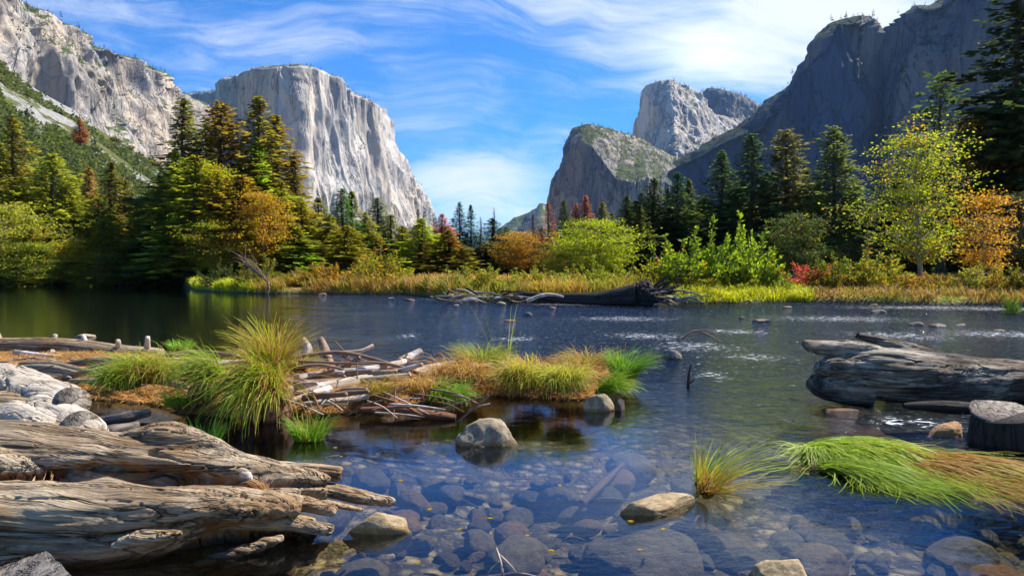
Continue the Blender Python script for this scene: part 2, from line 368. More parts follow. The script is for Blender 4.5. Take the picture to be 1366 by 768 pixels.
# ---------------------------------------------------------------- mountains
def curve_pts(pts, n, jag=0.0, seed=0):
    P = np.array([W(*p) for p in pts]); u = np.array([p[0] for p in pts], float); U = np.linspace(u[0], u[-1], n)
    Q = np.stack([np.interp(U, u, P[:, k]) for k in range(3)], 1)
    return Q, U
def massif(name, mat, curves, rows, n=420, disp=[], seed=0, parent=None):
    """loft through pixel/distance curves from foot to back; then displace along normals"""
    C = [curve_pts(c, n)[0] for c in curves]
    R = [C[0][None]]
    for a, b, m in zip(C[:-1], C[1:], rows):
        t = np.linspace(0, 1, m+1)[1:, None, None]; R.append(a[None]*(1-t)+b[None]*t)
    S = np.concatenate(R, 0).transpose(1, 0, 2)    # n x rows x 3
    # soften creases a little
    for _ in range(2):
        S[:, 1:-1] = (S[:, :-2]+2*S[:, 1:-1]+S[:, 2:])/4
    V = S.reshape(-1, 3); F = grid_faces(n, S.shape[1])
    me = mesh_data(name, V, F, mat)
    N = vnormals(me); N[:, 2] *= .22
    for (sx, sz, amp, oc, gain, rg) in disp:
        d = fbm(V*np.array([1/sx, 1/sx, 1/sz]), oc, gain, seed, rg); V = V + N*(amp*d)[:, None]; seed += 31
        setcos(me, V)
    return me
def lift(pts, dD, dpy):
    return [(x, y+dpy, D+dD) for x, y, D in pts]
# El Capitan-like block: shaded left flank, long lit face receding to the right
rim = [(236, 128, 3300), (262, 124, 3200), (300, 120, 3050), (340, 105, 2800), (372, 96, 2550), (398, 93, 2560), (420, 99, 2640), (440, 109, 2720), (472, 126, 2830), (500, 141, 2950), (508, 152, 2990), (512, 195, 3060), (530, 225, 3150), (560, 258, 3300), (572, 282, 3400), (580, 304, 3500), (586, 340, 3560)]
foot = [(236, 380, 3250), (262, 380, 3150), (300, 380, 3000), (340, 380, 2740), (372, 380, 2400), (400, 380, 2380), (440, 380, 2520), (472, 380, 2640), (500, 380, 2750), (508, 380, 2800), (530, 380, 2950), (560, 380, 3100), (586, 380, 3300)]
back = [(236, 135, 4300), (400, 108, 4300), (500, 152, 4400), (560, 280, 4500), (586, 350, 4600)]
me = massif('granite_monolith', M['elcap'], [foot, rim, back], [230, 40], 460,
            [(260, 900, 75, 3, .5, False), (120, 520, 40, 3, .5, True), (36, 300, 8, 3, .55, True), (60, 90, 5, 3, .55, False)], 5)
tag(link('granite_monolith', me), 'sheer pale granite monolith, sunlit, with a shaded left flank', 'cliff', kind='structure')
# left ridge: nearer, stepping down to the right
rim = [(-420, -260, 900), (-200, -140, 1150), (-60, -40, 1350), (0, 0, 1450), (28, 10, 1500), (50, 20, 1540), (66, 34, 1560), (84, 36, 1600), (98, 50, 1640), (122, 62, 1690), (150, 67, 1740), (168, 74, 1800), (182, 84, 1850), (200, 92, 1900), (216, 106, 1950), (232, 116, 2020), (246, 127, 2100), (252, 150, 2250), (256, 200, 2400), (262, 300, 2600)]
foot = [(-420, 380, 520), (-200, 380, 760), (0, 380, 1100), (60, 380, 1200), (100, 380, 1260), (122, 380, 1330), (136, 380, 1420), (150, 380, 1370), (170, 380, 1400), (210, 380, 1550), (246, 380, 1750), (262, 380, 2100)]
back = [(-420, -240, 1900), (0, 10, 2300), (246, 150, 2900), (262, 340, 3000)]
me = massif('granite_ridge', M['cliff'], [foot, rim, back], [230, 40], 560,
            [(170, 420, 95, 3, .5, False), (75, 260, 36, 3, .5, True), (18, 110, 6, 4, .55, True), (20, 20, 3, 3, .6, False)], 21)
tag(link('granite_ridge', me), 'fissured grey granite ridge stepping down from the upper left', 'cliff', kind='structure')
# brushy talus slope below it
rim = [(-500, -200, 700), (-200, -60, 820), (-40, 55, 900), (0, 88, 930), (30, 108, 950), (60, 128, 980), (100, 150, 1010), (130, 172, 1040), (165, 195, 1080), (200, 218, 1120), (225, 236, 1160), (262, 262, 1220), (330, 310, 1300), (400, 350, 1400)]
foot = [(-500, 365, 200), (-200, 362, 260), (0, 361, 330), (100, 361, 380), (200, 361, 430), (262, 361, 470), (330, 361, 520), (400, 361, 600)]
back = [(x, y+150, D+500) for x, y, D in rim]
me = massif('talus_slope', M['slope'], [foot, rim, back], [200, 10], 420, [(120, 120, 16, 4, .5, False), (14, 14, 3.2, 4, .6, False)], 40)
tag(link('talus_slope', me), 'brush covered talus slope with pale scree streaks', 'slope', kind='structure'); SLOPE = me
# far blue ridge
rim = [(640, 340, 5200), (676, 302, 5100), (690, 290, 5100), (703, 284, 5100), (716, 276, 5000), (722, 270, 5000), (735, 274, 5000), (760, 262, 5000), (800, 250, 5000)]
me = massif('far_ridge', M['cliff'], [[(640, 372, 4400), (800, 372, 4400)], rim, lift(rim, 500, 20)], [60, 8], 160, [(180, 300, 60, 4, .55, True)], 61)
tag(link('far_ridge', me), 'small distant blue ridge in the valley gap', 'ridge', kind='structure')
# middle cathedral-like peak (rear) and its low neighbour
rim = [(838, 215, 3500), (848, 178, 3450), (855, 160, 3400), (864, 135, 3350), (868, 114, 3300), (880, 109, 3250), (893, 108, 3230), (915, 114, 3260), (930, 126, 3330), (938, 138, 3380), (950, 152, 3450), (970, 158, 3550), (1000, 165, 3700), (1040, 190, 3900)]
mid = [(838, 240, 3250), (860, 235, 3120), (868, 228, 3080), (900, 216, 2900), (930, 205, 2980), (960, 190, 3150), (1040, 230, 3500)]
foot = [(838, 380, 3100), (868, 380, 2900), (900, 380, 2600), (960, 380, 2700), (1040, 380, 2900)]
me = massif('granite_dome', M['elcap'], [foot, mid, rim, lift(rim, 900, 30)], [60, 150, 20], 300, [(260, 420, 60, 3, .5, False), (80, 260, 24, 4, .5, True), (28, 90, 9, 4, .55, True)], 83)
tag(link('granite_dome', me), 'pale granite dome, its right flank sunlit, behind the dark buttress', 'peak', kind='structure')
rim = [(925, 150, 4200), (937, 122, 4150), (945, 116, 4100), (958, 117, 4100), (975, 122, 4100), (992, 126, 4150), (1008, 134, 4200), (1030, 150, 4300), (1080, 190, 4500)]
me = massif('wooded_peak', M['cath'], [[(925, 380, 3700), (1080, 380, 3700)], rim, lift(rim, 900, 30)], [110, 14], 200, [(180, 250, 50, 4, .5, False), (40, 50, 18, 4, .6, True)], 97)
tag(link('wooded_peak', me), 'wooded rocky peak just behind the pale dome', 'peak', kind='structure')
# lower buttress with vertical dark left wall and sunlit sloping top
crest = [(733, 320, 2550), (738, 262, 2520), (742, 238, 2500), (752, 222, 2480), (762, 205, 2460), (768, 185, 2440), (775, 171, 2420), (785, 167, 2420), (800, 170, 2450), (820, 174, 2500), (840, 180, 2550), (862, 190, 2600), (885, 200, 2680), (905, 210, 2760), (930, 225, 2900)]
edge = [(733, 330, 2500), (738, 290, 2440), (745, 262, 2380), (760, 225, 2300), (770, 200, 2240), (778, 190, 2190), (790, 196, 2140), (805, 215, 2100), (822, 238, 2070), (845, 243, 2060), (862, 236, 2080), (885, 240, 2120), (930, 262, 2250)]
foot = [(730, 380, 2490), (745, 380, 2370), (778, 380, 2180), (805, 380, 2090), (862, 380, 2055), (930, 380, 2200)]
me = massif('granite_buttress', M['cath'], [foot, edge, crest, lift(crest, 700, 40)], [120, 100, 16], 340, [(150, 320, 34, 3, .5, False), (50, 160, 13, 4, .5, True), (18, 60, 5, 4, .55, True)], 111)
tag(link('granite_buttress', me), 'dark granite buttress with a shaded left wall and brushy sunlit top', 'cliff', kind='structure')
# great shaded wall on the right
rim = [(862, 262, 2300), (885, 236, 2250), (902, 218, 2200), (930, 200, 2150), (960, 182, 2100), (985, 168, 2060), (1010, 150, 2020), (1035, 132, 1980), (1052, 120, 1950), (1066, 104, 1930), (1080, 90, 1910), (1094, 68, 1890), (1106, 44, 1870), (1118, 30, 1860), (1132, 24, 1850), (1150, 20, 1840), (1166, 26, 1835), (1174, 42, 1900), (1180, 50, 1960), (1184, 40, 1930), (1196, 30, 1860), (1208, 18, 1800), (1222, 6, 1780), (1240, 4, 1760), (1270, -12, 1740), (1310, -30, 1700), (1366, -60, 1650), (1500, -120, 1550), (1800, -200, 1300), (2300, -300, 1000)]
foot = [(862, 380, 2180), (902, 380, 2100), (985, 380, 1960), (1052, 380, 1850), (1106, 380, 1770), (1150, 380, 1740), (1180, 380, 1840), (1208, 380, 1700), (1270, 380, 1630), (1366, 380, 1560), (1500, 380, 1450), (1800, 380, 1200), (2300, 380, 900)]
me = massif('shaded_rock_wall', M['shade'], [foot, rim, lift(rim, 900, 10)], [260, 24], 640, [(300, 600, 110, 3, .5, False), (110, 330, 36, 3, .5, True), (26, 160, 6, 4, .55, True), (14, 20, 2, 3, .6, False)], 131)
tag(link('shaded_rock_wall', me), 'towering blue shaded rock wall filling the upper right', 'cliff', kind='structure'); WALL = me

# ---------------------------------------------------------------- valley air
def haze():
    m, n = newmat('valley_haze'); v = n.add('ShaderNodeVolumePrincipled')
    v.inputs['Color'].default_value = (.30, .55, 1.0, 1); v.inputs['Density'].default_value = HAZE; v.inputs['Anisotropy'].default_value = 0.1
    n.out(v.outputs[0], sock='Volume')
    x, y, z0, z1 = 6900, 6900, -3.0, 1250.0
    V = [(a, b, c) for a in (-x, x) for b in (-y, y) for c in (z0, z1)]
    F = [(0, 1, 3, 2), (4, 6, 7, 5), (0, 4, 5, 1), (2, 3, 7, 6), (0, 2, 6, 4), (1, 5, 7, 3)]
    tag(link('haze', mesh_data('haze', V, F, m, False)), kind='stuff')
HAZE = 2.6e-5
haze()
# ---------------------------------------------------------------- foliage materials
def foliage_mat(name, alt, alt2=None, transl=.52, lighten=1.8, rough=.6):
    m, n = newmat(name)
    oi = n.add('ShaderNodeObjectInfo'); r = n.attr('rnd').outputs['Fac']; p = n.pos()
    base = oi.outputs['Color']; al = oi.outputs['Alpha']
    r2 = n.math('FRACT', n.math('MULTIPLY', r, 7.31)); r3 = n.math('FRACT', n.math('MULTIPLY', r, 23.7))
    clump = n.noise(p, .55, 3, .6)
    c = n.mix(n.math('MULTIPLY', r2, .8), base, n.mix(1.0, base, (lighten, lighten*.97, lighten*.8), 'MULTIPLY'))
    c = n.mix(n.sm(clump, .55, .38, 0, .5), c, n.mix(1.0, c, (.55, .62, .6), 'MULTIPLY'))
    f = n.math('LESS_THAN', n.math('ADD', n.math('MULTIPLY', r3, .6), n.math('MULTIPLY', n.sm(clump, .35, .65), .4)), n.math('SUBTRACT', 1.0, al))
    altc = n.mix(r2, alt, alt2 or alt)
    c = n.mix(f, c, altc)
    d = n.pbr(c, rough, None, .2)
    t = n.add('ShaderNodeBsdfTranslucent'); n.put(t.inputs[0], n.mix(1.0, c, (1.15, 1.2, .8), 'MULTIPLY'))
    n.out(n.mixsh(transl, d, t.outputs[0])); return m
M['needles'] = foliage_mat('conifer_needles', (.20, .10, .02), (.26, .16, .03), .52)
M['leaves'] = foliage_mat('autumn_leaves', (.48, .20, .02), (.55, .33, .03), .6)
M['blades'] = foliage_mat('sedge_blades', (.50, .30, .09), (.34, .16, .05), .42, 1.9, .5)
def wood_mat(name, light, mid, dark, gs=1.0, bump=.012, wet=False, crack=.6, white=0.0, rot=False, brown=None):
    m, n = newmat(name); gc = n.attr('gc').outputs['Vector']; p = n.pos()
    wv = n.noise(n.scale(gc, .7*gs, 2.0*gs, 2.0*gs), 1, 3, .5)
    q = n.vmath('ADD', gc, n.comb(0.0, n.math('MULTIPLY', n.math('SUBTRACT', wv, .5), .22/gs), n.math('MULTIPLY', n.math('SUBTRACT', wv, .5), .16/gs)))
    g1 = n.noise(n.scale(q, .55*gs, 30*gs, 30*gs), 1, 6, .68, .1)
    g2 = n.noise(n.scale(q, 1.6*gs, 110*gs, 110*gs), 1, 4, .7)
    big = n.noise(n.scale(gc, 1.6*gs, 3.5*gs, 3.5*gs), 1, 5, .6)
    crk = n.math('ABSOLUTE', n.math('SUBTRACT', n.noise(n.scale(q, .22*gs, 12*gs, 12*gs), 1, 4, .6, .1), .5))
    c = n.mix(n.sm(big, .36, .64), mid, light)
    c = n.mix(n.sm(g1, .58, .38, 0, .6), c, dark)
    c = n.mix(n.sm(g2, .60, .40, 0, .35), c, dark)
    c = n.mix(n.sm(crk, .014, 0, 0, crack), c, tuple(x*.3 for x in dark))
    if white: c = n.mix(n.sm(n.noise(p, 2.2, 4, .6), .56-white*.2, .62), c, (.62, .58, .54))
    if brown:
        nz = n.noise(n.scale(gc, .9, 2.2, 2.2), 1, 4, .6); c = n.mix(n.sm(nz, .47, .60, 0, .75), c, n.mix(1.0, c, brown, 'MULTIPLY'))
    if rot:
        rt = n.attr('rot').outputs['Fac']; c = n.mix(n.math('MULTIPLY', rt, n.sm(n.noise(p, 5, 4, .6), .42, .60)), c, (.27, .115, .03))
    z = n.sep(p)[2]
    c = n.mix(n.sm(n.math('ADD', z, n.math('MULTIPLY', big, .03)), .08, .03, 0, .75), c, tuple(x*.4 for x in dark))
    h = n.math('ADD', n.math('MULTIPLY', g1, 1.0), n.math('ADD', n.math('MULTIPLY', g2, .35), n.math('MULTIPLY', n.sm(crk, .035, 0), -.9)))
    n.out(n.pbr(c, .8, n.bump(h, bump/gs), .2)); return m
M['bark'] = wood_mat('brown_bark', (.22, .15, .10), (.15, .10, .07), (.06, .045, .035), .3, .02)
M['palebark'] = wood_mat('pale_bark', (.42, .37, .28), (.30, .26, .18), (.14, .11, .08), .5, .01)
M['log'] = wood_mat('weathered_log', (.58, .46, .31), (.40, .285, .17), (.085, .055, .035), 1.0, .03, crack=.8, rot=True, brown=(.80, .62, .42))
M['burl'] = wood_mat('bleached_burl', (.66, .60, .50), (.52, .45, .36), (.26, .20, .15), .6, .012, crack=.35)
M['greylog'] = wood_mat('grey_log', (.46, .41, .34), (.26, .22, .18), (.07, .058, .05), .9, .018, brown=(.62, .52, .42))
M['darklog'] = wood_mat('shade_dark_weathered_log', (.46, .40, .31), (.085, .068, .052), (.025, .02, .016), .8, .02, brown=(.62, .52, .42))  # weathered wood whose near-black tone stands in for shade on the face
M['drift'] = wood_mat('bleached_driftwood', (.62, .53, .42), (.46, .35, .25), (.22, .15, .10), 1.6, .006, white=.2)
M['stick'] = wood_mat('brown_sticks', (.36, .24, .16), (.25, .16, .11), (.10, .065, .045), 2.0, .004)
M['darkwood'] = wood_mat('dark_wet_wood', (.07, .055, .045), (.04, .032, .028), (.018, .014, .012), .8, .02)
M['redwood'] = wood_mat('rotten_reddish_wood', (.32, .15, .07), (.22, .10, .055), (.09, .04, .025), 1.2, .012)

# ---------------------------------------------------------------- foliage geometry
def kites(P, D, Wd, L, N=None, rng=None):
    """one kite per row: P base, D unit dir, Wd unit side, L length, N width; returns verts, quads"""
    k = len(P); m = P + D*(L*.45)[:, None]; tip = P + D*L[:, None]; a = m + Wd*N[:, None]; b = m - Wd*N[:, None]
    V = np.stack([P, a, tip, b], 1).reshape(-1, 3); F = np.arange(4*k).reshape(k, 4); return V, F
def unit(v): return v/(np.linalg.norm(v, axis=1)[:, None]+1e-9)
def conifer(seed, H=25., R=3.4, base=.10, nb=430, dens=1.0, droop=.25, pw=.85, ragged=.25, size=1.0, bare=False, trunk=True):
    g = np.random.default_rng(seed); z0 = base*H
    t = np.sort(g.random(nb)**1.05); t = (t + np.linspace(0, 1, nb))/2
    z = z0+t*(H-z0)*.985; az = np.arange(nb)*2.39996+g.normal(0, .4, nb)
    prof = (1-t)**pw*np.clip(.5+t*4, 0, 1)+.045
    lobes = 1+ragged*np.sin(az*2+z*.35+seed)+ragged*.6*np.sin(az*3-z*.7)
    L = R*prof*np.clip(lobes, .4, 1.6)*g.uniform(.62, 1.12, nb)
    L = np.where(g.random(nb) < .05, L*1.25, L)
    slope = np.interp(t, [0, .5, 1], [-droop, -.02, .75])+g.normal(0, .09, nb)
    hd = np.stack([np.cos(az), np.sin(az), 0*az], 1)
    ns = np.maximum(4, (L*5.4*dens+3).astype(int)); idx = np.repeat(np.arange(nb), ns); K = len(idx)
    f = g.uniform(.12, 1, K)**.75; f[np.concatenate([[0], np.cumsum(ns)[:-1]])] = 1
    if bare: f = f**.6
    side = np.stack([-np.sin(az), np.cos(az), 0*az], 1)
    lat = g.normal(0, .20, K)*L[idx]*(1.15-f*.8)
    x = L[idx]*f
    P = hd[idx]*x[:, None]+side[idx]*lat[:, None]; P[:, 2] += z[idx]+slope[idx]*x - .06*x**2/np.maximum(L[idx], .5) + g.normal(0, .10, K)
    Dd = unit(hd[idx]*(.8+.3*g.random((K, 1)))+side[idx]*(np.sign(lat)*g.uniform(.1, .9, K))[:, None]+np.stack([0*f, 0*f, g.normal(-.1, .28, K)], 1))
    Wd = unit(np.cross(Dd, g.normal(0, .5, (K, 3))+np.array([0, 0, 1.2])))
    ln = g.uniform(.5, 1.0, K)*size*np.clip(L[idx]/R*1.2, .5, 1.1)
    V, F = kites(P-Dd*ln[:, None]*.4, Dd, Wd, ln, ln*g.uniform(.2, .32, K))
    br = g.random(nb)[idx]*.5+g.random(K)*.5; cm = mesh_data('crown', V, F, M['needles'], False, rnd=np.repeat(br, 4))
    mb = MB(); hz = np.linspace(0, H*.97, 14); wob = np.stack([.12*np.sin(hz*.3+seed), .12*np.cos(hz*.23+seed), hz], 1)
    mb.add(*tube(wob, np.linspace(H*.0135, .03, 14), 8, None, .12, 3, seed))
    for i in range(0, nb, 2 if not bare else 1):
        a = np.array([0, 0, z[i]]); b = a+hd[i]*L[i]*.9+np.array([0, 0, slope[i]*L[i]*.9-.05*L[i]]); mb.add(*tube([a, (a+b)/2+np.array([0, 0, .05*L[i]]), b], [.05 if not bare else .07, .012], 3))
    tm = mb.data('trunk', M['bark'])
    return cm, tm, H, R
def broadleaf(seed, H=12., R=4., zc=.60, nl=46, sub=7, lp=34, leaf=.22, elong=1.0, cratio=.42, hole=.12, trunkr=.16, flat=1.0, mat='leaves', bark='palebark'):
    g = np.random.default_rng(seed); c = np.array([0, 0, H*zc]); rz = H*cratio
    mb = MB(); lean = g.normal(0, .25, 2); tp = np.array([[0, 0, 0], [lean[0]*.3, lean[1]*.3, H*.3], [lean[0], lean[1], H*.6], [lean[0]*1.2, lean[1]*1.2, H*.92]])
    mb.add(*tube(tp, [trunkr*1.25, trunkr, trunkr*.55, .03], 9, 16, .15, 5, seed))
    tt = smooth_path(tp, 60); PV = []; LD = []
    az = np.arange(nl)*2.39996+g.normal(0, .5, nl)
    for i in range(nl):
        u = (i+.5)/nl; zz = -0.95+1.9*u; rr = math.sqrt(max(0, 1-zz*zz))*g.uniform(.55, 1.08); rr *= (1.0 if zz > -.5 else .8)
        rr *= 1+.22*math.sin(3*az[i]+seed)+.15*math.sin(5*zz+seed*2)
        e = c+np.array([math.cos(az[i])*rr*R, math.sin(az[i])*rr*R, zz*rz*g.uniform(.85, 1.08)])
        hz = e[2]-.55*math.hypot(e[0], e[1])*flat; hz = np.clip(hz, H*.12, H*.85); a = tt[int(np.clip(hz/(H*.92)*59, 0, 59))]
        mid = a*.45+e*.55+np.array([0, 0, .06*R]); mb.add(*tube([a, mid, e], [trunkr*.38, trunkr*.2, .012], 5, 7))
        for k in range(sub):
            f = g.uniform(.35, 1); q = (a*(1-f)**2+2*mid*f*(1-f)+e*f*f) if f < 1 else e
            d = g.normal(0, 1, 3); d /= np.linalg.norm(d); d[2] *= .6; l = R*g.uniform(.10, .26); e2 = q+d*l
            mb.add(*tube([q, e2], [.025, .008], 3))
            if g.random() < hole: continue
            npt = max(4, int(lp*g.uniform(.6, 1.4))); s = g.uniform(.10, .17)*R
            off = g.normal(0, 1, (npt, 3))*np.array([s*1.15, s*1.15, s*.33]); PV.append(e2+off); LD.append(off/s+g.normal(0, .7, (npt, 3)))
    P = np.vstack(PV); D = unit(np.vstack(LD)+np.array([0, 0, -.25])); K = len(P); Wd = unit(np.cross(D, g.normal(0, 1, (K, 3))))
    ln = leaf*g.uniform(.7, 1.3, K)*elong; V, F = kites(P, D, Wd, ln, ln*.38/elong)
    return mesh_data('crown', V, F, M[mat], False, rnd=np.repeat(g.random(K), 4)), mb.data('trunk', M[bark]), H, R
def shrub(seed, H=3., R=2., stems=70, lp=60, leaf=.12, elong=1.6, shoots=.25):
    g = np.random.default_rng(seed); mb = MB(); PV = []; LD = []
    for i in range(stems):
        a = g.uniform(0, 2*np.pi); rr = math.sqrt(g.random())*R; b = np.array([math.cos(a)*rr*.35, math.sin(a)*rr*.35, 0])
        top = math.sqrt(max(.05, 1-(rr/R)**2))*H*g.uniform(.6, 1.0)*(1+.28*math.sin(2.3*a+seed))*(1.22 if g.random() < shoots else 1)
        e = np.array([math.cos(a)*rr, math.sin(a)*rr, top]); m = b*.5+e*.5+np.array([0, 0, .12*H]); mb.add(*tube([b, m, e], [.03, .006], 3, 5))
        k = int(lp*(top/H+.3)); f = g.uniform(.08, 1, k)**.8; q = b*((1-f)**2)[:, None]+2*m*(f*(1-f))[:, None]+e*(f*f)[:, None]
        q = q+g.normal(0, 1, (k, 3))*(.075*R*(1.25-f))[:, None]; PV.append(q); LD.append(unit((e-b)[None])*.8+g.normal(0, .6, (k, 3)))
    P = np.vstack(PV); P[:, 2] = np.maximum(P[:, 2], .02); D = unit(np.vstack(LD)); K = len(P); Wd = unit(np.cross(D, g.normal(0, 1, (K, 3))))
    ln = leaf*g.uniform(.7, 1.4, K)*elong; V, F = kites(P, D, Wd, ln, ln*.3/elong*1.1)
    return mesh_data('foliage', V, F, M['leaves'], False, rnd=np.repeat(g.random(K), 4)), mb.data('stems', M['stick']), H, R

PROTO = {
 'con': [conifer(1, nb=560, base=.06), conifer(2, R=3.9, ragged=.35, nb=540, base=.05), conifer(3, R=2.9, pw=.75, droop=.35, nb=560), conifer(4, R=3.4, base=.16, ragged=.4, nb=500, dens=.9), conifer(5, R=3.0, pw=.95, droop=.1, ragged=.3, nb=580), conifer(6, R=3.6, pw=.6, ragged=.3, droop=.3, nb=560, base=.05)],
 'sparse': [conifer(11, R=2.7, nb=240, dens=.55, base=.2, ragged=.5), conifer(12, R=3.2, nb=210, dens=.6, base=.3, ragged=.6, pw=.5)],
 'dead': [conifer(13, R=3.0, nb=300, dens=.75, base=.12, bare=True, size=.7, ragged=.3), conifer(14, R=2.4, nb=190, dens=.12, base=.1, bare=True, size=.5)],
 'broad': [broadleaf(21), broadleaf(22, R=4.6, cratio=.40, nl=52), broadleaf(23, R=3.6, zc=.57, cratio=.44, nl=44)],
 'open': [broadleaf(24, R=3.3, zc=.58, cratio=.44, nl=70, sub=6, lp=30, leaf=.165, hole=.35, trunkr=.13), broadleaf(25, H=10, R=2.6, zc=.6, cratio=.42, nl=50, sub=6, lp=20, leaf=.18, hole=.3, trunkr=.08)],
 'shrub': [shrub(31), shrub(32, shoots=.4), shrub(33, R=2.4, H=2.6, elong=2.4, leaf=.10), shrub(34, R=1.7, H=3.2, stems=55, lp=50, leaf=.15, elong=1.3, shoots=.5)],
}
rg = random.Random(5)
NAMES = {'con': ('conifer', 'tree', 'crown', 'trunk'), 'sparse': ('conifer', 'tree', 'crown', 'trunk'), 'dead': ('dead_conifer', 'tree', 'crown', 'trunk'), 'broad': ('broadleaf_tree', 'tree', 'crown', 'trunk'), 'open': ('cottonwood', 'tree', 'crown', 'trunk'), 'shrub': ('shrub', 'shrub', 'foliage', 'stems')}
def plant(kind, px, top, D, wpx, col, alpha, label, group=None, name=None, v=None, crown_off=0.0, base=None, bark=None):
    """px centre, top pixel row, distance, crown width in pixels"""
    pr = PROTO[kind]; i = rg.randrange(len(pr)) if v is None else v; cm, tm, H, R = pr[i]; nm, cat, cn, tn = NAMES[kind]
    p = W(px, 360, D); z = float(ground_h(np.array([p[0]]), np.array([p[1]]))[0]) if base is None else base
    zt = W(px, top, D)[2]; sz = (zt-z)/(H if kind != 'shrub' else H*1.05); sx = (wpx/FPX*D/2)/R/(.92 if kind in ('broad', 'open') else .85 if kind == 'shrub' else .70 if px < 410 or kind != 'con' else .58)
    r = empty(name or nm, (p[0], D, z-.05), rg.uniform(0, 6.28), (sx, sx, sz)); tag(r, label, cat, group)
    c = link(cn, cm, r); k = (2.7 if px < 640 else 2.1) if kind in ('con', 'sparse') else 1.7 if px < 240 else 1.1  # foliage colour raised toward the left, standing in for sunlight there
    c.color = tuple(min(.6, x*k) for x in col)+(1-alpha,)
    t = link(tn, tm, r); t.color = (1, 1, 1, 1)
    return r
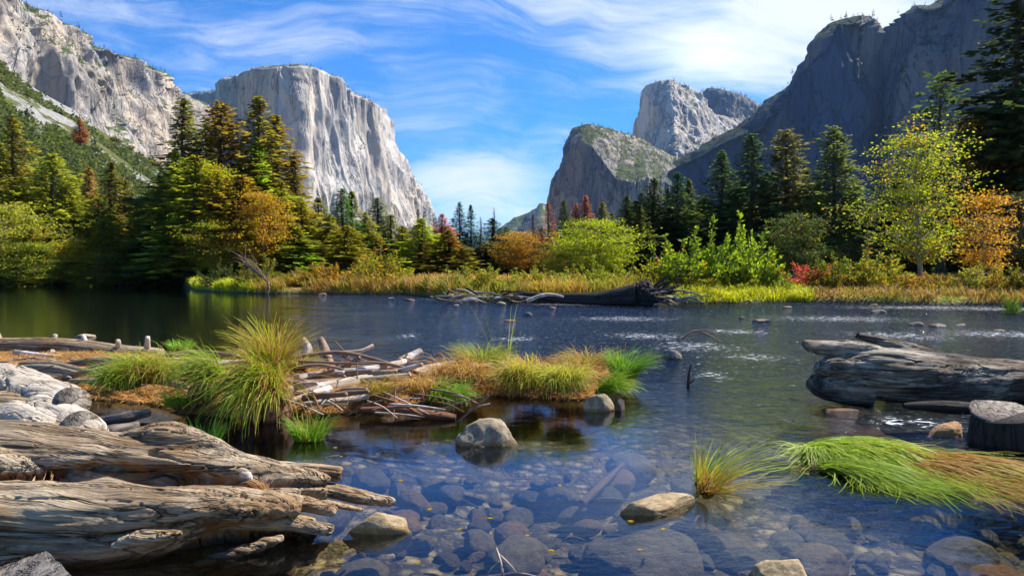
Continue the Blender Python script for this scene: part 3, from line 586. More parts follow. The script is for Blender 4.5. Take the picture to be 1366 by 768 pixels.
# ---------------------------------------------------------------- trees: kind, px, top, D, width px, colour, share of autumn tint, label
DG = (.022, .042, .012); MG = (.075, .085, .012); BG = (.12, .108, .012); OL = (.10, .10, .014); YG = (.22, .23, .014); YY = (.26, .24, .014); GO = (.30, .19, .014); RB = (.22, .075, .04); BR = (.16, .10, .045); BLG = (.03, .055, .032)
L1 = 'trees on the left bank'; L2 = 'trees in the tall grove by the grassy point'; L3 = 'conifers below the sunlit monolith'; L4 = 'trees behind the willow band'; L5 = 'dark conifers below the shaded wall'; L6 = 'tall trees at the right edge'
T = [
 ('con', 20, 152, 96, 80, OL, .45, 'olive conifer with browning top, tallest at the left frame edge', L1, 1),
 ('con', 22, 235, 88, 95, BG, .0, 'bright green conifer in front of the tall olive one at the left edge', L1, 0),
 ('broad', 8, 268, 80, 130, (.17, .17, .02), .15, 'wide yellow green tree leaning over the bank at the left frame edge', L1, 1),
 ('con', 72, 204, 90, 80, (.11, .115, .012), .06, 'broad bright green conifer left of the talus trees, rising above its neighbours', L1, 5),
 ('con', 48, 262, 100, 60, MG, .1, 'mid green conifer between two bright green ones on the left bank', L1),
 ('con', 100, 240, 104, 55, OL, .2, 'olive conifer just right of the broad bright green one', L1),
 ('con', 120, 222, 98, 48, BR, .5, 'rusty brown slender conifer before the scree', L1, 2),
 ('con', 150, 215, 96, 62, (.075, .07, .014), .35, 'brownish olive conifer whose tip stands against the scree', L1, 4),
 ('con', 132, 262, 90, 60, MG, .1, 'green conifer at the feet of the rusty slender one', L1),
 ('broad', 100, 318, 84, 66, YG, .45, 'low yellow and orange tinted tree on the left bank', L1),
 ('con', 186, 266, 92, 62, BG, .02, 'bright green conifer at the left side of the dark gap', L1, 0),
 ('con', 172, 280, 100, 46, OL, .2, 'olive conifer behind the bright green one by the dark gap', L1),
 ('sparse', 206, 246, 104, 44, BR, .6, 'thin pale brown conifer standing left of the tall grove', L1, 0),
 ('con', 216, 292, 98, 50, DG, .1, 'dark conifer in the gap left of the tall grove', L1),
 ('broad', 160, 320, 84, 58, (.10, .13, .016), .1, 'small yellow green tree over the waterline in the left bay', L1),
 ('broad', 45, 320, 80, 70, (.12, .14, .016), .05, 'low light green tree at the left waterline', L1, 2),
 ('broad', 128, 335, 82, 44, BG, .05, 'small green tree at the waterline below the rusty conifer', L1, 0),
 ('con', 248, 128, 92, 104, (.062, .065, .014), .30, 'tall olive conifer, first of the tall trio in the grove', L2, 1),
 ('con', 296, 134, 90, 108, (.10, .075, .014), .45, 'golden brown tall conifer, middle of the grove trio', L2, 5),
 ('con', 346, 126, 91, 98, (.085, .08, .014), .35, 'tallest olive conifer of the grove, before the shaded flank', L2, 0),
 ('con', 370, 152, 96, 86, (.10, .08, .014), .4, 'golden brown conifer close behind the tallest olive one', L2, 2),
 ('con', 393, 212, 92, 58, (.085, .07, .014), .4, 'brown olive conifer at the right shoulder of the grove', L2, 4),
 ('con', 276, 158, 102, 50, OL, .3, 'narrow olive conifer showing between two tall ones of the grove', L2, 2),
 ('con', 236, 196, 86, 74, (.12, .125, .012), .18, 'yellow green conifer on the left shoulder of the grove', L2, 0),
 ('con', 262, 206, 80, 86, (.11, .12, .012), .25, 'broad yellow green conifer at the left front of the grove', L2, 5),
 ('con', 290, 226, 79, 84, (.14, .12, .012), .35, 'golden green conifer at the front of the grove', L2, 1),
 ('con', 322, 232, 80, 86, (.16, .12, .012), .50, 'golden orange conifer at the middle front of the grove', L2, 5),
 ('broad', 352, 252, 78, 76, (.28, .22, .012), .55, 'golden orange broadleaf at the front of the grove', L2, 2),
 ('con', 376, 240, 82, 62, (.13, .12, .012), .35, 'golden green conifer right of the golden broadleaf', L2, 0),
 ('broad', 285, 292, 76, 80, (.22, .23, .012), .3, 'low yellow green broadleaf in front of the golden conifers', L2, 0),
 ('con', 392, 300, 80, 60, (.08, .09, .012), .15, 'low green conifer at the right front of the grove', L2, 3),
 ('con', 60, 228, 94, 56, OL, .2, 'olive conifer behind the broad bright green one', L1, 0), ('con', 88, 246, 92, 60, MG, .1, 'green conifer with a rounded skirt left of the rusty one', L1, 5),
 ('con', 168, 238, 98, 56, OL, .3, 'olive conifer in line with the scree end', L1, 0), ('con', 0, 190, 98, 80, OL, .3, 'olive conifer half cut by the left frame edge', L1, 5),
 ('con', 140, 290, 84, 62, BG, .1, 'yellow green conifer reaching down to the left waterline', L1, 5), ('con', 40, 290, 82, 70, BG, .05, 'light green conifer low on the left bank', L1, 1), ('con', 200, 300, 86, 52, MG, .1, 'green conifer by the dark gap', L1, 0),
 ('con', 345, 188, 90, 85, (.10, .14, .012), .1, 'yellow green conifer rising behind the golden broadleaf', L2, 3),
 ('con', 235, 255, 86, 90, DG, .1, 'dark green conifer on the shaded left side of the grove', L2, 0),
 ('con', 262, 270, 82, 80, DG, .12, 'dark conifer with lower branches over the still water', L2, 1),
 ('con', 402, 262, 88, 58, BG, .05, 'bright green conifer at the right foot of the grove', L2, 5),
 ('broad', 280, 212, 83, 84, (.26, .27, .012), .3, 'yellow green tree between the two broadleaves of the grove', L2, 2),
 ('con', 392, 300, 80, 60, (.10, .14, .012), .15, 'low green conifer at the right front of the grove', L2, 3),
 ('con', 215, 232, 90, 66, (.09, .11, .014), .25, 'yellow green conifer at the left shoulder of the grove', L2, 1),
 ('broad', 305, 300, 78, 90, (.12, .11, .012), .3, 'low olive broadleaf overhanging the grassy point', L2, 0),
 ('broad', 250, 318, 80, 80, DG, .1, 'low dark broadleaf in the shade of the grove', L2, 2),
 ('con', 425, 262, 104, 48, MG, .12, 'green conifer first right of the grove', L3, 2),
 ('con', 440, 285, 90, 60, OL, .3, 'olive conifer with a wide skirt right of the grove', L3, 1),
 ('con', 457, 250, 98, 52, (.035, .07, .014), .12, 'dark green tall conifer before the foot of the monolith', L3, 0),
 ('con', 470, 254, 104, 50, (.085, .085, .014), .3, 'olive twin close right of the dark green tall conifer', L3, 4),
 ('con', 488, 282, 100, 44, OL, .3, 'small olive conifer between two tall pairs', L3),
 ('con', 504, 262, 108, 42, (.065, .08, .016), .15, 'slender green olive conifer, tip halfway across the monolith', L3, 2),
 ('con', 522, 285, 98, 46, MG, .15, 'mid green conifer left of the yellow green round tree', L3),
 ('con', 462, 300, 84, 50, BG, .02, 'vivid green small conifer in front of the tall pair', L3, 5),
 ('con', 414, 320, 86, 60, OL, .3, 'low olive conifer behind the yellowing willows', L3),
 ('con', 537, 300, 96, 44, OL, .3, 'olive conifer close to the monolith corner', L3),
 ('con', 562, 290, 86, 60, (.16, .18, .012), .15, 'yellow green tree topped by a rusty tip behind it', L4, 0),
 ('dead', 558, 278, 92, 30, RB, .0, 'rusty tip of a dying conifer above a yellow green tree', L4, 0),
 ('con', 590, 284, 98, 36, RB, .2, 'red brown topped conifer beside the cliff end', L4, 2),
 ('con', 598, 306, 84, 48, (.11, .10, .012), .35, 'yellow olive tree below the red brown topped conifer', L4, 2),
 ('con', 613, 268, 102, 26, BLG, .0, 'thin blue green conifer standing in the valley gap', L4, 2),
 ('con', 628, 272, 103, 28, BLG, .0, 'second thin blue green conifer touching the first', L4, 4),
 ('dead', 641, 288, 96, 26, (.14, .12, .09), .0, 'grey leafless snag in the valley gap', L4, 1),
 ('con', 657, 290, 100, 52, (.035, .06, .025), .05, 'bushy dark conifer in the valley gap', L4, 3),
 ('dead', 659, 275, 108, 18, BLG, .0, 'bare spike of a snag above the bushy dark conifer', L4, 1),
 ('broad', 690, 308, 94, 66, (.28, .17, .012), .6, 'golden orange round tree in the valley gap', L4, 0),
 ('con', 675, 302, 104, 34, (.045, .07, .02), .1, 'green conifer peeping above the golden round tree', L4),
 ('dead', 711, 284, 98, 26, (.15, .085, .05), .0, 'thin brown dead conifer left of the big rusty one', L4, 0),
 ('dead', 731, 268, 92, 36, (.36, .105, .055), .0, 'rusty red dead conifer, brightest in the valley gap', L4, 0),
 ('con', 752, 266, 104, 34, (.045, .06, .016), .1, 'dark green conifer at the buttress foot', L4, 0),
 ('con', 768, 270, 106, 22, RB, .2, 'thin reddish conifer at the buttress foot', L4, 2),
 ('con', 781, 260, 106, 32, (.22, .085, .05), .2, 'red topped conifer left of the big yellow green tree', L4, 4),
 ('broad', 797, 290, 78, 118, (.23, .27, .012), .05, 'big bright yellow green tree at the centre right', L4, 1),
 ('broad', 760, 330, 76, 70, YG, .1, 'smaller yellow green tree touching the big bright one', L4, 2),
 ('con', 803, 268, 100, 30, OL, .25, 'olive conifer peak sticking out of the bright tree', L4, 2),
 ('broad', 745, 318, 84, 60, (.14, .14, .012), .3, 'olive yellow tree behind the rusty dead conifer', L4, 0),
 ('con', 700, 330, 98, 60, DG, .1, 'low dark conifer under the golden round tree', L4),
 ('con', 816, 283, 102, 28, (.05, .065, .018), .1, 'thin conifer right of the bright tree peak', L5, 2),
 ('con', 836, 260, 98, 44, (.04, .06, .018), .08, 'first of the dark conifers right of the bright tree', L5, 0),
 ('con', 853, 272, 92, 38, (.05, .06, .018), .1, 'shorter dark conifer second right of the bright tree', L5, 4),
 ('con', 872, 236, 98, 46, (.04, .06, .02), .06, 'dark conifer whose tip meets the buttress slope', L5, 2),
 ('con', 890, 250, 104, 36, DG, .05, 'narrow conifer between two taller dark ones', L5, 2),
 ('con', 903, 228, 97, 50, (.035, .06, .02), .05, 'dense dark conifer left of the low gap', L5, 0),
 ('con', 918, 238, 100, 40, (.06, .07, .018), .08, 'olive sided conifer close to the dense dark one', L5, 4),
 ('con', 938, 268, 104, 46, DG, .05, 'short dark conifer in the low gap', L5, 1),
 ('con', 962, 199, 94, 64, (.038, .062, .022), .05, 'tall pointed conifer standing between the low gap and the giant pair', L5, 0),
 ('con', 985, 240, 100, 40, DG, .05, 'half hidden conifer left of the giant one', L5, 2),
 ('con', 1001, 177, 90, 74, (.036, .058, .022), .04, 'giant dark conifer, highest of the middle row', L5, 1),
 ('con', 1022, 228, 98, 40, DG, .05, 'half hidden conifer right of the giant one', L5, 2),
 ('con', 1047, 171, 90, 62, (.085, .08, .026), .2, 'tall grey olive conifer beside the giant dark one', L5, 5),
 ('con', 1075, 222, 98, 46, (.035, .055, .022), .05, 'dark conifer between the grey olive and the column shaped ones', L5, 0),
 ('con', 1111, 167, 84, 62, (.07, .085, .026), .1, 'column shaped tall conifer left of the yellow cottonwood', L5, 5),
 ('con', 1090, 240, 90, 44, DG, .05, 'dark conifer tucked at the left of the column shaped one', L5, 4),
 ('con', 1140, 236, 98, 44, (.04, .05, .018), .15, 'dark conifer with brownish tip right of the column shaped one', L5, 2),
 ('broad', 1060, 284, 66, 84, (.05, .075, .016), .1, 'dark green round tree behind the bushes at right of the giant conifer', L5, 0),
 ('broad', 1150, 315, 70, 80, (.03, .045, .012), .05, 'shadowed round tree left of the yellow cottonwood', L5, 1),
 ('open', 1228, 168, 50, 132, (.24, .27, .02), .25, 'yellow green cottonwood with a pale trunk at the right bank', None, 0),
 ('open', 1312, 254, 46, 82, (.45, .23, .012), .75, 'orange leaved young cottonwood near the right frame edge', None, 1),
 ('sparse', 1252, 98, 72, 86, (.03, .045, .016), .05, 'ragged dark pine rising above the yellow cottonwood', L6, 1),
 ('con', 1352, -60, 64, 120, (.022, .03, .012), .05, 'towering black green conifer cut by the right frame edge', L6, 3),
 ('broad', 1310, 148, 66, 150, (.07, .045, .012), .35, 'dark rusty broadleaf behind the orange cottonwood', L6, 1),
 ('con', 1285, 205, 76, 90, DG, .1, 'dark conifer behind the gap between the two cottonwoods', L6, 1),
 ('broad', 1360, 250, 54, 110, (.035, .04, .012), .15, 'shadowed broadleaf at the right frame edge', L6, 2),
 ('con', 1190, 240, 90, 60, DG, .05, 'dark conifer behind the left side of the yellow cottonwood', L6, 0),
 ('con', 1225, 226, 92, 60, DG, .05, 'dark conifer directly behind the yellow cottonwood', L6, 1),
]
for k in T:
    kind, px, top, D, w, col, al, lab, grp = k[:9]; v = k[9] if len(k) > 9 else None
    plant(kind, px, top, D, w, col, al, lab, grp, v=v)
# filler trunks of the second row, nothing but darkness and stems between the front trees
SEG = [(-140, 232, 300, 118, 13, DG, 'dark conifer of the shaded second row behind the left bank trees'), (236, 420, 285, 112, 12, DG, 'dark conifer of the second row behind the tall grove'),
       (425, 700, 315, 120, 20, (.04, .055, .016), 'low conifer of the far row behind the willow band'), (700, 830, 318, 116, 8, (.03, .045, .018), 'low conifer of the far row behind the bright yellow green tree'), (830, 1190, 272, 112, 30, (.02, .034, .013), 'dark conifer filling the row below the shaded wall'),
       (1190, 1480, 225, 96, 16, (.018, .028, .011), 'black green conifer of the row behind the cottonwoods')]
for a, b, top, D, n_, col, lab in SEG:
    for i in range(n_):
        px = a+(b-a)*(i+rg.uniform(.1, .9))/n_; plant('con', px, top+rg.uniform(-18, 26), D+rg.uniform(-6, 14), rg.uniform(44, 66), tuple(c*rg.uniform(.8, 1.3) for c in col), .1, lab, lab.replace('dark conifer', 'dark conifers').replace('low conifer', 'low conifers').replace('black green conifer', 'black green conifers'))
plant('con', 109, 156, 330, 15, (.16, .06, .03), .3, 'lone rusty conifer on the brushy talus slope', v=2, base=float(W(109, 194, 330)[2]))

# ---------------------------------------------------------------- shrubs on the far bank
def bankD(px): return float(np.interp((px-683)/1000, bu, bD))
S = [  # px, top, width, colour, alt share, variant, label, extra distance
 (505, 332, 96, (.21, .20, .014), .30, 0, 'large round yellow green bush over the waterline'), (436, 352, 50, (.26, .17, .02), .5, 1, 'orange yellow bush left of the round one'),
 (410, 358, 50, (.22, .17, .02), .4, 2, 'yellow brown bush at the end of the grassy point'), (460, 366, 40, (.24, .19, .03), .4, 3, 'pale straw bush at the waterline'),
 (385, 366, 44, (.20, .17, .02), .3, 2, 'olive bush on the grassy point'), (545, 370, 40, (.07, .12, .012), .1, 0, 'small dark green bush right of the round one'), (475, 372, 40, (.24, .17, .02), .4, 1, 'tawny low bush at the foot of the round one'),
 (575, 372, 46, (.10, .11, .014), .3, 3, 'mixed olive bush above the driftwood tangle'), (430, 374, 50, (.21, .19, .02), .4, 0, 'low yellow bush at the waterline'), (395, 376, 38, (.24, .20, .03), .4, 1, 'little straw coloured bush beside the point'),
 (612, 356, 60, (.19, .20, .02), .15, 3, 'willow above the driftwood tangle'), (650, 358, 60, (.23, .22, .02), .15, 1, 'light willow right of the tangle'), (688, 362, 56, (.21, .22, .02), .2, 3, 'willow left of the fallen trunk'),
 (722, 360, 60, (.24, .23, .02), .15, 1, 'willow above the left end of the fallen trunk'), (758, 358, 60, (.20, .23, .02), .1, 3, 'willow above the middle of the fallen trunk'), (795, 352, 66, (.22, .25, .02), .1, 0, 'thick willow above the fallen trunk'), (832, 352, 60, (.22, .24, .02), .1, 3, 'willow left of the root wad'),
 (668, 372, 44, (.26, .22, .03), .3, 2, 'low straw willow behind the fallen trunk'), (636, 378, 40, (.22, .18, .03), .4, 2, 'low tawny willow behind the driftwood'),
 (905, 318, 96, (.17, .23, .014), .08, 3, 'tall yellow green bush right of the root wad'), (945, 312, 84, (.16, .23, .016), .06, 0, 'tallest pale green bush right of the root wad'), (1000, 302, 74, (.19, .26, .018), .1, 3, 'leafy pale green sapling clump'),
 (870, 352, 62, (.21, .20, .016), .2, 1, 'olive yellow bush behind the root wad'), (975, 352, 70, (.18, .21, .016), .15, 1, 'lower yellow green bush before the sapling clump'), (930, 356, 60, (.20, .20, .02), .25, 2, 'tan green bush close to the root wad'), (1030, 345, 52, (.15, .20, .016), .1, 0, 'green bush left of the red one'),
 (1084, 352, 78, (.34, .06, .045), .2, 2, 'crimson red bush at the waterline'), (1120, 380, 36, (.25, .22, .012), .2, 0, 'small yellow bush right of the crimson one'),
 (1150, 336, 104, (.19, .19, .02), .25, 0, 'wide olive yellow bush left of the cottonwood'), (1182, 356, 60, (.20, .20, .02), .25, 2, 'tawny bush at the right of the wide olive one'), (1105, 345, 52, (.11, .14, .015), .15, 1, 'green bush behind the crimson one'),
 (1255, 364, 60, (.12, .12, .018), .35, 2, 'brown olive brush at the cottonwood foot'), (1215, 368, 50, (.10, .10, .02), .35, 1, 'thin dark brush left of the cottonwood foot'), (1300, 356, 66, (.20, .19, .03), .3, 1, 'pale yellow bush below the orange cottonwood'), (1330, 358, 60, (.23, .19, .03), .35, 0, 'dull straw bush near the right frame edge'), (1362, 350, 50, (.10, .11, .014), .3, 3, 'dark bush at the right frame edge'), (1385, 372, 60, (.14, .14, .014), .4, 2, 'tawny bush just at the frame end'),
 (30, 345, 80, (.14, .16, .02), .25, 1, 'light green bush under the left edge trees'), (85, 352, 60, (.16, .15, .02), .3, 0, 'yellow tinted bush on the left bank'), (140, 355, 50, (.07, .11, .014), .1, 2, 'green bush at the left bay'), (185, 358, 50, (.05, .08, .012), .1, 3, 'shaded bush at the left bay'), (225, 362, 50, (.03, .05, .01), .1, 0, 'dark bush at the inner corner of the bay'),
 (345, 346, 54, (.12, .14, .014), .25, 1, 'green bush in front of the grove'), (290, 352, 50, (.05, .07, .012), .1, 0, 'dark bush at the base of the grove'),
]
for px, top, w, col, al, v, lab in S:
    D = bankD(px)+(1.0+w*.035) + (8 if 200 < px < 260 or px < 190 else 0)*0
    plant('shrub', px, top, D, w*1.08, tuple(q*.92 for q in col), al, lab, 'shrubs along the far bank', v=v)
r = plant('shrub', 1350, 394, 29, 22, (.09, .16, .012), .1, 'small green sprig standing in the water at the right edge', None, v=3, base=0.0)

# ---------------------------------------------------------------- grasses and litter on the far bank (uncountable)
def blades(P, L, wd, g, lean=.5, droop=.5, segs=5, dirb=None, dirs=None, zmin=None):
    """curved tapering blades; P n x 3 roots, L lengths"""
    n = len(P); a = g.uniform(0, 2*np.pi, n) if dirs is None else dirs
    h = np.stack([np.cos(a), np.sin(a), 0*a], 1)
    if dirb is not None: h = h + dirb
    le = (lean*g.uniform(.15, 1.0, n)); dr = droop*g.uniform(.5, 1.3, n)
    s = np.linspace(0, 1, segs+1)
    ang0 = le; ang = ang0[:, None]+dr[:, None]*2.2*s[None]**1.4       # angle from vertical along the blade
    st = L[:, None]/segs
    dz = np.cos(ang)*st; dh = np.sin(ang)*st
    zc = np.cumsum(np.concatenate([0*dz[:, :1], dz[:, :-1]], 1), 1); hc = np.cumsum(np.concatenate([0*dh[:, :1], dh[:, :-1]], 1), 1)
    C = P[:, None]+h[:, None]*hc[..., None]; C[..., 2] += zc
    if zmin is not None: C[..., 2] = np.maximum(C[..., 2], zmin+g.uniform(0, .02, (n, 1)))
    side = np.stack([-h[:, 1], h[:, 0], 0*a+.25*np.cos(a)], 1); side = unit(side+g.normal(0, .45, (n, 3)))
    w = wd*g.uniform(.6, 1.3, n)[:, None]*np.clip(1.12-s, 0, 1)[None]**.6
    A_ = C-side[:, None]*w[..., None]; B_ = C+side[:, None]*w[..., None]
    V = np.stack([A_, B_], 2).reshape(n, -1, 3); k = segs+1
    j = np.arange(segs); f = np.stack([2*j, 2*j+1, 2*j+3, 2*j+2], 1)
    F = (f[None]+(np.arange(n)*2*k)[:, None, None]).reshape(-1, 4)
    return V.reshape(-1, 3), F, 2*k
def stuff_grass(name, pix, n, L, wd, col, al, label, seed, lean=.4, droop=.5, depth=(0, 6)):
    g = np.random.default_rng(seed); a, b = pix; px = g.uniform(a, b, n); D = np.interp((px-683)/1000, bu, bD)+g.uniform(depth[0], depth[1], n)
    X = (px-683)/1000*D; P = np.stack([X, D, ground_h(X, D)], 1); keep = P[:, 2] > .03; P = P[keep]; n = len(P)
    keep = fbm(P*.33+seed, 3, .6, seed+40) > -.12+.3*g.random(n)-.2; P = P[keep]; n = len(P)
    Ls = L*g.uniform(.4, 1.25, n)*(1+.7*fbm(P*.6, 3, .6, seed))
    V, F, k = blades(P, Ls, wd, g, lean, droop, 3)
    o = link(name, mesh_data(name, V, F, M['blades'], True, rnd=np.repeat(g.random(n), k))); o.color = tuple(col)+(1-al,)
    tag(o, label, None, None, 'stuff'); return o
stuff_grass('grass', (585, 880), 9000, .75, .022, (.28, .27, .03), .35, 'tall yellow green grass band behind the fallen trunk', 1, .45, .45, (-.2, 3.5))
stuff_grass('grass', (700, 860), 5000, .6, .03, (.50, .33, .03), .5, 'orange grass strip above the fallen trunk', 2, .5, .5, (0, 2.4))
stuff_grass('grass', (905, 1085), 9000, .55, .022, (.42, .42, .02), .15, 'bright yellow grass strip at the right waterline', 3, .8, .7, (-.6, 3))
stuff_grass('grass', (1085, 1420), 9000, .45, .022, (.22, .18, .03), .5, 'dull brown grass along the right waterline', 4, .6, .6, (-.6, 5))
stuff_grass('grass', (255, 340), 7000, .6, .035, (.38, .40, .02), .1, 'yellow green grass on the low point', 5, .7, .7, (-.8, 5))
stuff_grass('grass', (325, 600), 12000, .8, .035, (.28, .22, .03), .5, 'straw coloured grass along the waterline', 6, .5, .5, (-.5, 6))
stuff_grass('grass', (-60, 125), 7000, .7, .05, (.30, .36, .02), .1, 'light green grass strip on the left bank', 7, .6, .6, (-.8, 6))
stuff_grass('litter', (310, 400), 4000, .45, .05, (.42, .16, .05), .6, 'red orange fallen leaves and bracken on the point', 8, 1.0, .5, (2.5, 11))
stuff_grass('grass', (560, 880), 8000, .6, .06, (.50, .28, .07), .5, 'dry orange meadow grass behind the willows', 9, .5, .4, (9, 30))
stuff_grass('grass', (1190, 1300), 5000, .6, .04, (.50, .26, .06), .5, 'dry orange meadow strip behind the cottonwood', 10, .5, .4, (6, 26))

# ---------------------------------------------------------------- wood and brush on the mountains (uncountable)
def mountain_trees(me, name, n, h, zmin, label, col, seed, pick=None, kn=26, round_=False):
    g = np.random.default_rng(seed); V = vcos(me); N = vnormals(me); ok = (np.abs(N[:, 2]) > zmin) & (V[:, 2] > 8)
    if pick is not None: ok &= pick(V)
    idx = np.nonzero(ok)[0]
    if len(idx) == 0: return
    idx = g.choice(idx, n); P0 = V[idx]+g.normal(0, h*.6, (n, 3))*np.array([1, 1, 0.05]); Hh = h*g.uniform(.5, 1.25, n)
    t = np.tile(np.linspace(.02, .97, kn), (n, 1)); az = g.uniform(0, 6.28, (n, kn))
    rr = (Hh[:, None]*(.20*(1-t)+.02)*g.uniform(.5, 1.2, (n, kn))) if not round_ else Hh[:, None]*.8*np.sqrt(np.clip(1-t*t, 0, 1))*g.uniform(.5, 1.1, (n, kn))
    P = P0[:, None]+np.stack([np.cos(az)*rr*.3, np.sin(az)*rr*.3, t*Hh[:, None]], -1)
    D = np.stack([np.cos(az), np.sin(az), g.uniform(-.5, .2, (n, kn)) if not round_ else t*1.2], -1).reshape(-1, 3); D = unit(D)
    ln = (rr*1.2+Hh[:, None]*.06).ravel(); P = P.reshape(-1, 3); Wd = unit(np.cross(D, g.normal(0, 1, (len(P), 3))+np.array([0, 0, 1.])))
    v, f = kites(P, D, Wd, ln, ln*.38); o = link(name, mesh_data(name, v, f, M['needles'], False, rnd=np.repeat(g.random(len(P)), 4)))
    o.color = tuple(col)+(1,); tag(o, label, None, None, 'stuff')
def pxpy(V):
    y = V[:, 1]; return 683+1000*V[:, 0]/y, 360-1000*(V[:, 2]-CAMH)/y
for nm, n_, h, zm, col, lab in [('granite_monolith', 900, 11, .45, (.025, .035, .015), 'tiny trees along the rim of the pale monolith'), ('granite_ridge', 2600, 11, .42, (.03, .04, .015), 'scattered trees along the crest and ledges of the left ridge'),
                            ('granite_buttress', 520, 12, .42, (.03, .045, .015), 'trees on top of the dark buttress'), ('shaded_rock_wall', 2200, 16, .40, (.018, .028, .014), 'trees on the ledges and crest of the shaded wall'),
                            ('wooded_peak', 1600, 20, .3, (.02, .03, .012), 'trees covering the rear peak'), ('granite_dome', 500, 16, .5, (.03, .04, .015), 'few trees on the pale dome')]:
    mountain_trees(bpy.data.objects[nm].data, 'treeline', n_, h, zm, lab, col, len(nm))
mountain_trees(WALL, 'forest', 1500, 24, .0, 'dark forest at the foot of the shaded wall', (.014, .022, .012), 77, lambda V: (pxpy(V)[1] > 215) & (pxpy(V)[0] > 930) & (pxpy(V)[1] < 350))
def sl_pick(V):
    return fbm(V*np.array([.012, .006, .009]), 4, .5, 8) > -.12
mountain_trees(SLOPE, 'brush', 14000, 4.2, .0, 'green brush covering the talus slope', (.10, .12, .022), 88, sl_pick, 14, True)
mountain_trees(SLOPE, 'treeline', 700, 13, .0, 'scattered trees on the talus slope', (.04, .06, .015), 89, sl_pick, 26)
# ---------------------------------------------------------------- rocks
def rock_mat(name):
    m, n = newmat(name); p = n.pos(); oc = n.add('ShaderNodeTexCoord').outputs['Object']; oi = n.add('ShaderNodeObjectInfo').outputs['Color']
    a = n.noise(oc, 4, 6, .65); b = n.noise(oc, 30, 5, .75); s = n.noise(oc, 110, 2, .6)
    c = n.mix(n.sm(a, .35, .65), oi, n.mix(1.0, oi, (.55, .5, .45), 'MULTIPLY')); c = n.mix(n.sm(b, .5, .7, 0, .5), c, n.mix(1.0, oi, (1.3, 1.28, 1.2), 'MULTIPLY'))
    c = n.mix(n.sm(s, .62, .7, 0, .55), c, (.05, .045, .04))
    z = n.math('ADD', n.sep(p)[2], n.math('MULTIPLY', n.math('SUBTRACT', b, .5), .07))
    wet = n.sm(z, .045, .015); c = n.mix(wet, c, n.mix(1.0, c, (.62, .58, .44), 'MULTIPLY'))
    band = n.math('MULTIPLY', n.sm(z, .012, .022), n.sm(z, .05, .03)); c = n.mix(n.math('MULTIPLY', band, .55), c, (.30, .14, .03))
    h = n.math('ADD', n.math('MULTIPLY', a, 1.0), n.math('MULTIPLY', b, .4))
    nn = n.add('ShaderNodeBsdfPrincipled'); n.put(nn.inputs['Base Color'], c); n.put(nn.inputs['Roughness'], n.sm(z, .03, .01, .85, .45)); n.put(nn.inputs['Normal'], n.bump(h, .03)); nn.inputs['Specular IOR Level'].default_value = .3
    n.out(nn.outputs[0]); return m
M['rock'] = rock_mat('river_rock')
_b = bpy.data.meshes.new('tmp'); import bmesh
_bm = bmesh.new(); bmesh.ops.create_icosphere(_bm, subdivisions=5, radius=1); _bm.to_mesh(_b); _bm.free()
ICO_V = vcos(_b); ICO_F = np.array([tuple(q.vertices) for q in _b.polygons])
def rock_mesh(seed, planes=9, flat=.75, rough=.05):
    g = np.random.default_rng(seed); V = ICO_V.copy()
    for k in range(planes):
        nrm = g.normal(0, 1, 3); nrm /= np.linalg.norm(nrm); d = g.uniform(.62, .9); e = V@nrm-d; V = V-np.where(e > 0, e*.88, 0)[:, None]*nrm
    V = V*(1+.16*fbm(V*1.1+seed, 3, .5, seed))[:, None]; V = V*(1+rough*fbm(V*5+seed, 4, .6, seed+3))[:, None]
    V = V*np.array([1, g.uniform(.75, .95), flat]); V = V/np.abs(V[:, 0]).max()
    return mesh_data('rock', V, None, M['rock'], True, F3=ICO_F)
COBBLES = [rock_mesh(300+i, 2, .72+.05*i, .02) for i in range(5)]
ROCKS = [rock_mesh(100+i, 9+i, .55+.06*i, .035+.01*(i % 3)) for i in range(7)]
def rock(px, py, w, h, col, label, v=0, group=None, rz=None, sub=.35, deep=None, tilt=0, name='rock', z=None):
    """px, py: waterline point under the rock; w,h pixels visible"""
    p = G(px, py); D = p[1]; hw = w/FPX*D/2; hh = h/FPX*D
    o = link(name, ROCKS[v]); flat = np.abs(vcos(ROCKS[v])[:, 2]).max()
    sz = (hh/(2-2*sub))*1.0/flat*1.0
    sz = hh*1.12/flat; top = hh
    o.scale = (hw*1.15, hw*(deep or .8), sz); o.location = (p[0], p[1]+hw*(deep or .8)*.6, top-sz*flat*.97 if z is None else z)
    o.rotation_euler = (rad(tilt), 0, rg.uniform(-.6, .6) if rz is None else rz); o.color = tuple(col)+(1,); tag(o, label, 'rock', group); return o
TAN = (.42, .34, .23); GRY = (.30, .28, .25); SAND = (.56, .43, .25); ORG = (.36, .17, .06)
rock(648, 594, 76, 33, TAN, 'squarish tan boulder standing alone in the dark blue pool', 2, rz=.25, sub=.2)
rock(797, 549, 43, 24, TAN, 'rounded tan rock at the foot of the yellow green sedge clumps', 1)
rock(827, 548, 15, 16, (.14, .13, .12), 'small dark grey rock right of the rounded tan one', 3)
rock(508, 712, 96, 27, SAND, 'flat sandy rock beside the splintered log tips', 0, rz=.1, deep=.62)
rock(1052, 786, 84, 44, SAND, 'sandy rock cut by the bottom frame edge', 4, rz=-.2)
rock(1270, 582, 52, 17, (.48, .28, .13), 'wet orange rock between the dark stump and the big log', 5)
rock(896, 478, 28, 12, GRY, 'grey rock splashed by the riffle in midstream', 1); rock(112, 450, 34, 5, (.48, .42, .33), 'flat pale rock in the still water behind the long drift log', 0, deep=.6)
rock(810, 500, 40, 26, (.34, .27, .20), 'brown grey rock tucked between the sedge clumps', 6); rock(663, 488, 1, 1, GRY, 'x', 0).hide_render = False
bpy.data.objects.remove(SC.objects[-1]) if False else None
for o in [o for o in COL.objects if o.get('label') == 'x']: bpy.data.objects.remove(o)
